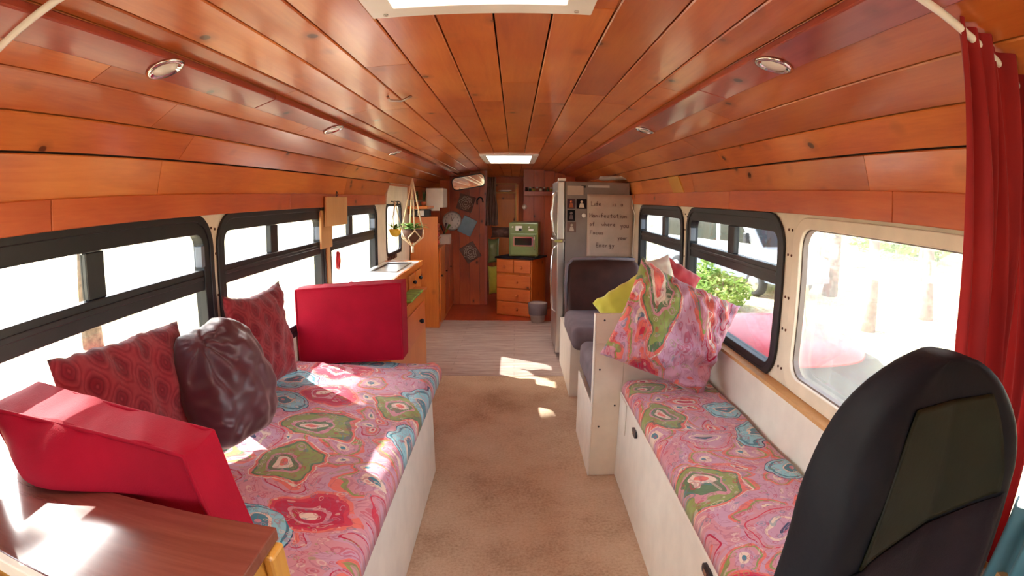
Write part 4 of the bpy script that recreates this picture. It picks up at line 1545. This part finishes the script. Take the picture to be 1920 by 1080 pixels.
# ------------------------------------------------------------------ near-left desk
t = thing('desk_cabinet', (-.80, .57, 0), 'glossy cherry wood desk top on a yellow wood cabinet in the near left corner', 'desk')
MB().box(-1.205, -.395, .425, .72, .925, .95).build('desk_top', M['deskwood'], t, bevel=.003)
MB().box(-1.205, -.395, .405, .4245, .918, .951).build('edge_lip', M['cream'], t, bevel=.003)
MB().box(-1.205, -.405, .45, .715, 0, .924).build('body', M['yellowwood'], t, bevel=.004)
MB().box(-.4045, -.385, .66, .715, .0, .924).build('corner_post', M['yellowwood'], t, bevel=.006)
q = MB().box(-1.15, -.9, .33, .41, .70, .86).build('red_box', M['red'], bevel=.004)
tag(q, 'red box below the desk edge in the bottom left corner', 'box')
MBs = MB().box(-1.205, -.6, .30, .449, .68, .699).build('ledge_shelf', M['black'])
tag(MBs, 'black ledge below the desk edge in the bottom left corner', 'shelf')

# ------------------------------------------------------------------ right bench
t = thing('right_bench_base', (.82, 1.6, 0), 'white panelled bench base along the right wall with black latches', 'bench')
MB().box(.555, .575, .96, 2.695, .005, .50).build('front_panel', M['white'], t, bevel=.003)
MB().box(.5755, 1.085, .96, 2.695, .46, .50).build('top_board', M['white'], t)
MB().box(.5755, 1.085, .96, .98, .005, .459).build('end_panel', M['white'], t)
MB().box(.549, .5545, 2.50, 2.66, .33, .495).build('hatch_plate', M['white'], t, bevel=.002)
for y, z in ((2.28, .444), (1.19, .47)):
    l = MB().prism([(y - .035 + .0 * k, z) for k in range(0)] or rrect(y - .04, y + .04, z - .016, z + .016, .014), .5445, .5545, 'x').build('latch', M['blackmetal'], t)
    MB().box(.541, .5444, y - .015, y + .015, z - .007, z + .007).build('latch_button', M['chrome'], l)
def rb_z(x, y):
    return .578 + .008 * noise.noise(Vector((x * 5, y * 3, 11))) + .004 * noise.noise(Vector((x * 14, y * 12, 3)))
o = mattress('seat_mattress', M['quilt_right'], .558, 1.028, .97, 2.68, rb_z, .503, 2)
tag(o, 'long seat pad in smooth multicoloured paisley fabric on the right bench', 'mattress')
mb = MB().box(1.032, 1.045, .3, 2.69, .50, .758)
struct(mb.build('trim_7', M['white']))
struct(MB().box(1.030, 1.085, .3, 2.69, .759, .774).build('trim_8', M['plywood']))

# partition post between benches
t = thing('bench_partition', (.74, 2.75, 0), 'upright white board with small screws between the right bench and the dinette seats', 'partition')
MB().box(.413, 1.085, 2.70, 2.73, .76, .912).box(.413, .566, 2.70, 2.73, .002, .7595).box(.567, 1.03, 2.70, 2.73, .45, .7595).build('board', M['cream'], t, bevel=.002)
MB().box(.405, .4125, 2.695, 3.32, .002, .42).build('side_panel', M['white'], t, bevel=.002)
MB().box(.405, .4125, 2.695, 2.735, .421, .912).build('edge_strip', M['white'], t, bevel=.002)
sc4 = MB()
for x, z in ((.455, .88), (.44, .62), (1.0, .88), (.45, .30), (.53, .42)):
    sc4.lathe([(.005, 0), (.005, -.003)], (x, 2.6995, z), 10, 'y')
sc4.build('screw', M['black'], t)

# big paisley pillow and smaller pillows behind
pillow('paisley_pillow', M['quilt_pillow'], (.76, 2.50, .875), (.45, -.03, -.20), (.20, .10, .45), .57, .50, .19, 21, .05, .07, dent=.05, rag=.03, n=56,
       label='large crumpled paisley pillow standing at the far end of the right bench', cat='pillow')
pillow('paisley_pillow_knot', M['whitecloth'], (.80, 2.90, 1.07), (1, 0, .3), (0, .1, 1), .14, .22, .10, 31, .02, .05,
       label='bunched white cloth between the brown seat back and the red pillow', cat='cloth')
bpy.data.objects['paisley_pillow_knot'].name = 'white_cloth'
pillow('lime_pillow', M['yellow'], (.63, 2.86, .92), (.32, 0, .22), (-.2, .1, .3), .34, .28, .12, 41, .01, .05,
       label='lime yellow pillow behind the partition left of the white cloth', cat='pillow')
pillow('mustard_pillow', M['mustard'], (.965, 2.88, .86), (1, 0, .0), (0, .05, 1), .26, .26, .11, 43, .01, .06,
       label='mustard yellow pillow behind the partition below the red pillow', cat='pillow')
pillow('red_pillow', M['coralred'], (.93, 3.08, 1.02), (.23, .02, -.13), (.10, .0, .23), .27, .22, .11, 47, .012, .05,
       label='small coral red pillow leaning at the right window behind the mustard pillow', cat='pillow')

# ------------------------------------------------------------------ dinette seats
def cushion(name, parent, mat, x0, x1, y0, y1, z0, z1, r=.05):
    m = MB().box(x0, x1, y0, y1, z0, z1)
    o = m.build(name, mat, parent, bevel=r, seg=5)
    for p in o.data.polygons:
        p.use_smooth = True
    return o
t = thing('dinette_seat', (.75, 3.05, 0), 'grey dinette seat directly behind the white partition, facing the fridge', 'seat')
MB().box(.4135, 1.08, 2.735, 3.30, .0, .40).build('seat_base', M['white'], t)
cushion('seat_cushion', t, M['greyseat'], .415, 1.08, 2.74, 3.40, .42, .60, .05)
t = thing('dinette_seat', (.75, 4.4, 0), 'brown backed dinette seat with grey cushion standing in front of the fridge', 'seat')
MB().box(.42, 1.08, 3.98, 4.95, 0, .42).build('seat_base', M['white'], t, bevel=.003)
cushion('seat_cushion', t, M['greyseat'], .405, 1.08, 3.72, 4.42, .43, .60, .055)
bk = MB()
rings = []
for i in range(17):
    s = i / 16
    z = .56 + (.995 - .56) * s
    y = 4.42 + .16 * s
    th = .075
    x0, x1 = .425, 1.045
    ins = 0
    if s > .82:
        ins = .07 * (1 - math.sqrt(max(0, 1 - ((s - .82) / .18) ** 2)))
        th = .075 - .04 * ((s - .82) / .18) ** 2
    rings.append([Vector((a, b, z)) for a, b in [(p[0], p[1]) for p in rrect(x0 + ins, x1 - ins, y - th, y + th, min(.05, th * .9), 4)]])
bk.rings(rings)
bk.build('backrest', M['brownseat'], t)
MB().tube([(.43, 4.41, .58), (.415, 4.45, .8), (.43, 4.49, .95), (.48, 4.51, 1.0), (.75, 4.515, 1.005), (1.0, 4.51, 1.0)], .012, 8).build('piping', M['greyseat'], t)

# ------------------------------------------------------------------ driver seat (near right)
def driver():
    t = thing('driver_seat', (.62, .45, 0), 'black high-backed driver seat with charcoal lower panel in the near right corner', 'seat')
    yb, cx, rot = .505, .580, math.radians(3)
    R = Matrix.Translation((cx, yb, 0)) @ Matrix.Rotation(rot, 4, 'Z')
    def widths(z):
        s = (z - .45) / (1.298 - .45)
        if s < .70:
            w = .252 - .062 * s
        else:
            q = (s - .70) / .30
            w = .2086 * (1 - q ** 2.9) ** .5 if q < 1 else .0
        return max(.02, w)
    rings = []
    N_ = 44
    for i in range(30):
        s = i / 29
        z = .45 + .847 * (1 - (1 - s) ** 1.6)
        w = widths(z)
        top = max(0, (z - 1.12) / .18)
        th = .075 * (1 - .55 * top ** 2)
        ring = []
        for k in range(N_):
            a = 2 * PI * k / N_
            c, sn = math.cos(a), math.sin(a)
            e = .55
            x = w * math.copysign(abs(c) ** e, c)
            y = th * math.copysign(abs(sn) ** e, sn)
            u = x / w
            if sn < 0:   # front (towards -y): bolsters stand proud, centre is recessed
                y += -.03 * (abs(u) ** 4) * (1 - top) + .030 * max(0, 1 - abs(u) * 1.45) ** .6 * (1 - top ** 2)
            y += .05 * (z - .45) * 1.0
            y += .004 * noise.noise(Vector((x * 14, z * 16, sn * 2))) * (abs(u) > .5)
            ring.append(R @ Vector((x, y, z)))
        rings.append(ring)
    MB().rings(rings).build('backrest', M['slate'], t)
    # inset centre panels follow the front surface
    def panel(z0, z1, name, mat, wf, off, shape, ta=0.0, tb=0.0):
        def fn(a, b):
            z = z0 + (z1 - z0) * b + ta * a * (1 - b) + tb * a * b
            w = widths(z)
            u = (2 * a - 1) * wf * shape(b)
            x = u * w
            top = max(0, (z - 1.12) / .18)
            th = .075 * (1 - .55 * top ** 2)
            # superellipse front depth at this x
            cc_ = min(.999, abs(u)) ** (1 / .55)
            sn = math.sqrt(max(0, 1 - cc_ * cc_))
            y = -th * sn ** .55
            y += -.03 * (abs(u) ** 4) * (1 - top) + .030 * max(0, 1 - abs(u) * 1.45) ** .6 * (1 - top ** 2)
            y += .05 * (z - .45) - off
            return R @ Vector((x, y, z))
        MB().surf(fn, 30, 24).build(name, mat, t, solid=.004)
    panel(1.045, 1.245, 'upper_panel', M['oliveseat'], .72, .004, lambda b: 1.0 - .15 * b, .045, 0)
    panel(.47, 1.04, 'lower_panel', M['charcoal'], .80, .006, lambda b: 1.0, 0, .045)
    cushion('seat_cushion', t, M['charcoal'], .36, .80, .02, .52, .34, .445, .045)
    MB().box(.42, .74, .10, .46, .0, .338).build('pedestal', M['black'], t, bevel=.02)
driver()

# ------------------------------------------------------------------ outside
GZ = -.88
g = MB()
def gf(a, b):
    x, y = -45 + 110 * a, -35 + 120 * b
    z = GZ
    d = max(0, x - 9)
    z += .035 * d + .05 * noise.noise(Vector((x * .3, y * .3, 0))) * min(1, d)
    return Vector((x, y, z))
g.surf(gf, 70, 70)
struct(g.build('ground', M['ground']))

# parked van
def van():
    # local: x forward, y to its left, origin under the front bumper centre
    t = thing('parked_van', (7.3, 12.9, GZ), 'white passenger van with dark side windows parked beyond the right windows', 'van')
    front = Vector((6.75, 12.6, GZ))
    rear = Vector((4.9, 18.6, GZ))
    d = (front - rear).normalized()
    side = Vector((-d.y, d.x, 0))          # left of travel
    o = front + side * 1.0
    ang = math.atan2(d.y, d.x)
    t.location = (o.x, o.y, o.z)
    t['_o'] = (o.x, o.y, o.z)
    t.rotation_euler = (0, 0, ang)
    prof_ = [(0, .45), (.02, .95), (-.10, 1.08), (-.95, 1.28), (-1.75, 2.25), (-2.0, 2.45), (-5.9, 2.5), (-6.1, 2.3), (-6.15, .45)]
    W = .98
    b = MB()
    ringsL = []
    for y, ins in ((-W, .0), (-W + .0, 0), (W, 0)):
        pass
    secs = []
    for yy, sc_ in ((-W + .02, .0), (-W, .03), (W, .03), (W - .02, .0)):
        pass
    b.prism([(p[0], p[1]) for p in prof_], -W, W, 'y')
    b.build('body', M['vanwhite'], t, local=True, bevel=.08, seg=3)
    b = MB()
    for yy in (-W - .012, W - .008):
        b.box(-6.0, -.25, yy, yy + .02, .42, .92)
    b.build('lower_band', M['vangrey'], t, local=True)  # grey-blue band along the lower part of both sides
    for yy in (-W - .014, W - .006):
        for x0, x1 in ((-5.85, -4.35), (-4.25, -2.95)):
            MB().box(x0, x1, yy, yy + .02, 1.35, 2.1).build('side_window', M['darkglass'], t, local=True, bevel=.01)
        MB().prism([(-2.75, 1.38), (-1.35, 1.38), (-1.95, 2.1), (-2.75, 2.1)], yy, yy + .02, 'y').build('door_window', M['darkglass'], t, local=True)
    w = MB().add([(-.97, -.85, 1.33), (-.97, .85, 1.33), (-1.74, .80, 2.27), (-1.74, -.80, 2.27), (-.94, -.85, 1.345), (-.94, .85, 1.345), (-1.71, .80, 2.285), (-1.71, -.80, 2.285)],
                 [(0, 1, 2, 3), (4, 7, 6, 5), (0, 4, 5, 1), (2, 6, 7, 3), (1, 5, 6, 2), (0, 3, 7, 4)])
    w.build('windscreen', M['darkglass'], t, local=True)
    for x in (-1.05, -4.9):
        for yy in (-W + .02, W - .02):
            s = 1 if yy > 0 else -1
            wl = MB().lathe([(.24, -.13), (.34, -.11), (.36, 0), (.34, .11), (.24, .13)], (x, yy, .36), 28, 'y').build('wheel', M['tyre'], t, local=True)
            MB().lathe([(.22, -.14), (.20, 0), (.22, .14)], (x, yy, .36), 20, 'y').build('hubcap', M['steel'], wl, local=True)
    for yy in (-.72, .72):
        MB().lathe([(.02, .02), (.12, 0), (.13, -.06)], (-.10, yy, .86), 16, 'x').build('headlight', M['chrome'], t, local=True)
    for yy in (-W - .12, W + .12):
        MB().box(-1.5, -1.35, yy - .07, yy + .07, 1.4, 1.68).build('wing_mirror', M['black'], t, local=True, bevel=.03)
    MB().box(-.08, .05, -.95, .95, .42, .62).build('bumper', M['vangrey'], t, local=True, bevel=.03)
van()

# red car right outside
def car():
    t = thing('red_car', (2.2, 3.6, GZ), 'red car with chrome trim parked close outside the right windows', 'car')
    o = Vector((2.30, 0, GZ))
    W = .76
    def sec(y):
        # returns (half width at belt, roof half width, belt z, roof z)
        return None
    # lower body
    ys = [1.4, 1.55, 1.9, 2.6, 3.4, 4.6, 5.4, 5.8, 5.95]
    hz = [.55, .72, .80, .86, .88, .88, .84, .74, .6]
    hw = [.60, .70, .75, .77, .78, .78, .75, .70, .62]
    rings = []
    for y, h, w in zip(ys, hz, hw):
        r = []
        for k in range(24):
            a = 2 * PI * k / 24
            c, s_ = math.cos(a), math.sin(a)
            x = w * math.copysign(abs(c) ** .45, c)
            z = .2 + (h - .2) * (.5 + .5 * math.copysign(abs(s_) ** .5, s_))
            r.append(Vector((o.x + x, y, GZ + z)))
        rings.append(r)
    MB().rings(rings).build('body', M['carred'], t)
    # domed roof
    rf = MB()
    rs = []
    for i in range(11):
        s = i / 10
        k = math.cos(s * PI / 2) ** .45 if s < 1 else .02
        z = GZ + 1.24 + .13 * math.sin(s * PI / 2)
        rr = []
        for q in range(40):
            a = 2 * PI * q / 40
            c, s_ = math.cos(a), math.sin(a)
            rr.append(Vector((o.x + .63 * k * math.copysign(abs(c) ** .7, c), 4.22 + .84 * k * math.copysign(abs(s_) ** .7, s_), z)))
        rs.append(rr)
    rf.rings(rs)
    rf.build('roof', M['carred'], t)
    # glass house
    base = [(o.x - .72, 2.5), (o.x + .72, 2.5), (o.x + .72, 5.4), (o.x - .72, 5.4)]
    topp = [(o.x - .58, 3.5), (o.x + .58, 3.5), (o.x + .58, 4.98), (o.x - .58, 4.98)]
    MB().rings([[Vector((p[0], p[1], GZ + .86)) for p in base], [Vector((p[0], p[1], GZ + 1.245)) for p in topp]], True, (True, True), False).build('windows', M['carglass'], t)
    pts = []
    for i in range(21):
        a = PI * i / 20
        pts.append((o.x - .70, 4.35 + .95 * math.cos(a), GZ + .90 + .44 * math.sin(a)))
    MB().tube(pts, .022, 8).build('chrome_trim', M['chrome'], t)
    for y in (2.25, 5.15):
        for sx in (-1, 1):
            MB().lathe([(.18, -.10), (.29, -.09), (.31, 0), (.29, .09), (.18, .10)], (o.x + sx * .70, y, GZ + .31), 24, 'x').build('wheel', M['tyre'], t)
    a = MB().tube([(o.x + .25, 4.2, GZ + 1.36), (o.x + .22, 4.2, GZ + 1.46), (o.x + .20, 4.2, GZ + 1.62)], .008, 6).lathe([(.02, 1.60), (.035, 1.66), (.02, 1.72)], (o.x + .20, 4.2, GZ), 10)
    a.build('aerial', M['mustard'], t)
car()

# leaves helper for bushes and tree crowns: each a cloud of small leaf blades
def leaf_cloud(mb, c, rad, n, size, rnd, flat=1.0):
    for i in range(n):
        while True:
            p = Vector((rnd.uniform(-1, 1), rnd.uniform(-1, 1), rnd.uniform(-1, 1)))
            if .25 < p.length < 1:
                break
        p = Vector(c) + Vector((p.x * rad[0], p.y * rad[1], p.z * rad[2]))
        a = Vector((rnd.gauss(0, 1), rnd.gauss(0, 1), rnd.gauss(0, .6))).normalized()
        b = a.cross(Vector((rnd.gauss(0, 1), rnd.gauss(0, 1), rnd.gauss(0, 1)))).normalized()
        s = size * rnd.uniform(.6, 1.4)
        mb.add([p - a * s, p + b * s * .4, p + a * s, p - b * s * .4], [(0, 1, 2, 3)])


N = Nodes('mixed_green_leaves')
gi = N.n('ShaderNodeNewGeometry')
lc = N.ramp(gi.outputs['Random Per Island'], [(0, srgb(84, 116, 48)), (.5, srgb(136, 168, 78)), (1, srgb(190, 206, 122))])  # each leaf blade takes its own random green
N.color(lc)
N.set(rough=.6)
tl = N.n('ShaderNodeBsdfTranslucent')
N.l(lc, tl.inputs[0])
mx = N.n('ShaderNodeMixShader')
mx.inputs[0].default_value = .4
N.l(N.b.outputs[0], mx.inputs[1])
N.l(tl.outputs[0], mx.inputs[2])
N.l(mx.outputs[0], N.out.inputs[0])
M['leaves'] = N.m

rnd = random.Random(4)
t = thing('green_bush', (4.9, 12.0, GZ), 'bright green leafy bush growing in front of the white van', 'bush')
mb = MB()
leaf_cloud(mb, (4.75, 12.0, GZ + .42), (.80, .8, .45), 1500, .07, rnd)
leaf_cloud(mb, (4.45, 12.2, GZ + .75), (.35, .4, .35), 350, .07, rnd)
mb.build('leaves', M['leaves'], t)
st = MB()
for i in range(14):
    a = rnd.uniform(0, 2 * PI)
    r = rnd.uniform(.2, .6)
    st.tube([(4.75, 12.0, GZ), (4.75 + r * .5 * math.cos(a), 12 + r * .5 * math.sin(a), GZ + .35), (4.75 + r * math.cos(a), 12 + r * math.sin(a), GZ + .75)], [.014, .01, .005], 5)
st.build('stems', M['bark'], t)

def tree(x, y, h, r, lab, crown=True, seed=0, ch=None, cr=2.0, n=900, lean=.15):
    rn = random.Random(seed)
    zb = GZ + .035 * max(0, x - 9)
    t = thing('tree', (x, y, zb), lab, 'tree')
    pts, rs = [], []
    for i in range(9):
        s = i / 8
        pts.append((x + lean * h * .2 * s + .12 * math.sin(s * 5 + seed), y + .12 * math.cos(s * 4 + seed), zb + h * s))
        rs.append(r * (1 - .55 * s) * (1.25 if i == 0 else 1))
    m = MB().tube(pts, rs, 12)
    top = Vector(pts[-1])
    for i in range(5 if crown else 3):
        a = rn.uniform(0, 2 * PI)
        bse = Vector(pts[rn.choice((4, 5, 6, 7))])
        e = bse + Vector((math.cos(a) * cr * .7, math.sin(a) * cr * .7, rn.uniform(.3, 1.6)))
        m.tube([bse, bse.lerp(e, .5) + Vector((0, 0, .2)), e], [r * .4, r * .25, r * .08], 6)
    m.build('trunk', M['bark'], t)
    if crown:
        c = MB()
        for i in range(6):
            a = rn.uniform(0, 2 * PI)
            leaf_cloud(c, top + Vector((math.cos(a) * cr * .5, math.sin(a) * cr * .5, rn.uniform(-.5, .8))), (cr * .7, cr * .7, cr * .5), n // 6, .16, rn)
        c.build('crown', M['leaves'], t)
    return t
tree(8.9, 13.6, 6.5, .20, 'grey tree trunk seen through the big window, leftmost of its trunks', seed=1, crown=False, cr=.9)
tree(7.2, 9.4, 6.5, .14, 'slim grey trunk rising behind the red car roof in the big window', seed=2, crown=False, cr=.9)
tree(9.8, 10.2, 7, .17, 'grey trunk near the middle of the big window beyond the red car', seed=3, crown=False, cr=.9)
tree(13.5, 10.8, 7, .24, 'farther trunk on the slope seen at the right of the big window', seed=5, crown=False, cr=.9)
tree(13.0, 20.5, 7, .42, 'thick trunk behind the front of the white van', seed=6)
tree(14.5, 15.5, 7, .2, 'thin far trunk on the slope between the window pillar and nearer trunks', seed=7, crown=False, cr=.9)
tree(17, 26, 8, .3, 'tall tree far behind the white van', seed=8, cr=3.5, n=1500)
for i, (x, y, lab) in enumerate(((19, 22, 'low dark shrub far behind the van, nearest the van front'), (22, 14, 'low shrub far off on the slope in the big window'), (24, 28, 'low shrub farthest away behind the van'))):
    t = thing('shrub', (x, y, GZ + .035 * (x - 9)), lab, 'shrub')
    mb = MB()
    leaf_cloud(mb, (x, y, GZ + .035 * (x - 9) + 1.2), (3.2, 3.2, 1.3), 2200, .2, rnd)
    mb.build('leaves', M['leaves'], t)

# trees on the left whose crowns shade the upper panes
def shade_tree(name_lab, clumps, tx, ty, seed):
    rn = random.Random(seed)
    t = thing('tree', (tx, ty, GZ), name_lab, 'tree')
    m = MB().tube([(tx, ty, GZ), (tx + .1, ty, GZ + 2.5), (tx, ty + .2, GZ + 5), (tx + .1, ty, 7.4)], [.24, .19, .15, .06], 12)
    c = MB()
    for (cx, cy, cz_), rad, n in clumps:
        m.tube([(tx, ty + .1, min(cz_ - .6, 6.3)), ((tx + cx) / 2, (ty + cy) / 2, cz_ - .2), (cx, cy, cz_)], [.09, .06, .02], 6)
        leaf_cloud(c, (cx, cy, cz_), rad, n, .11, rn)
    m.build('trunk', M['bark'], t)
    c.build('crown', M['leaves'], t)


def sun_at(yw, zw, d):
    k = -d / SUN_DIR.x
    return (XL + SUN_DIR.x * k, yw + SUN_DIR.y * k, zw + SUN_DIR.z * k)


def clump(yw, zw, ry, rz, n, d=6.0):
    k = d
    return ((XL - k, yw + .62 * k, zw + .90 * k), (.5, ry, rz), n)
shade_tree('tree outside the left windows with a low spreading crown, nearest the camera', [clump(-.45, 1.84, .9, .52, 2600), clump(1.55, 1.78, .42, .50, 2400)], -7.8, 4.0, 31)
shade_tree('tree outside the left windows whose crown hangs beyond the sink counter', [clump(3.0, 1.72, .62, .50, 2200), clump(4.0, 1.72, .75, .50, 2400)], -7.8, 7.6, 32)
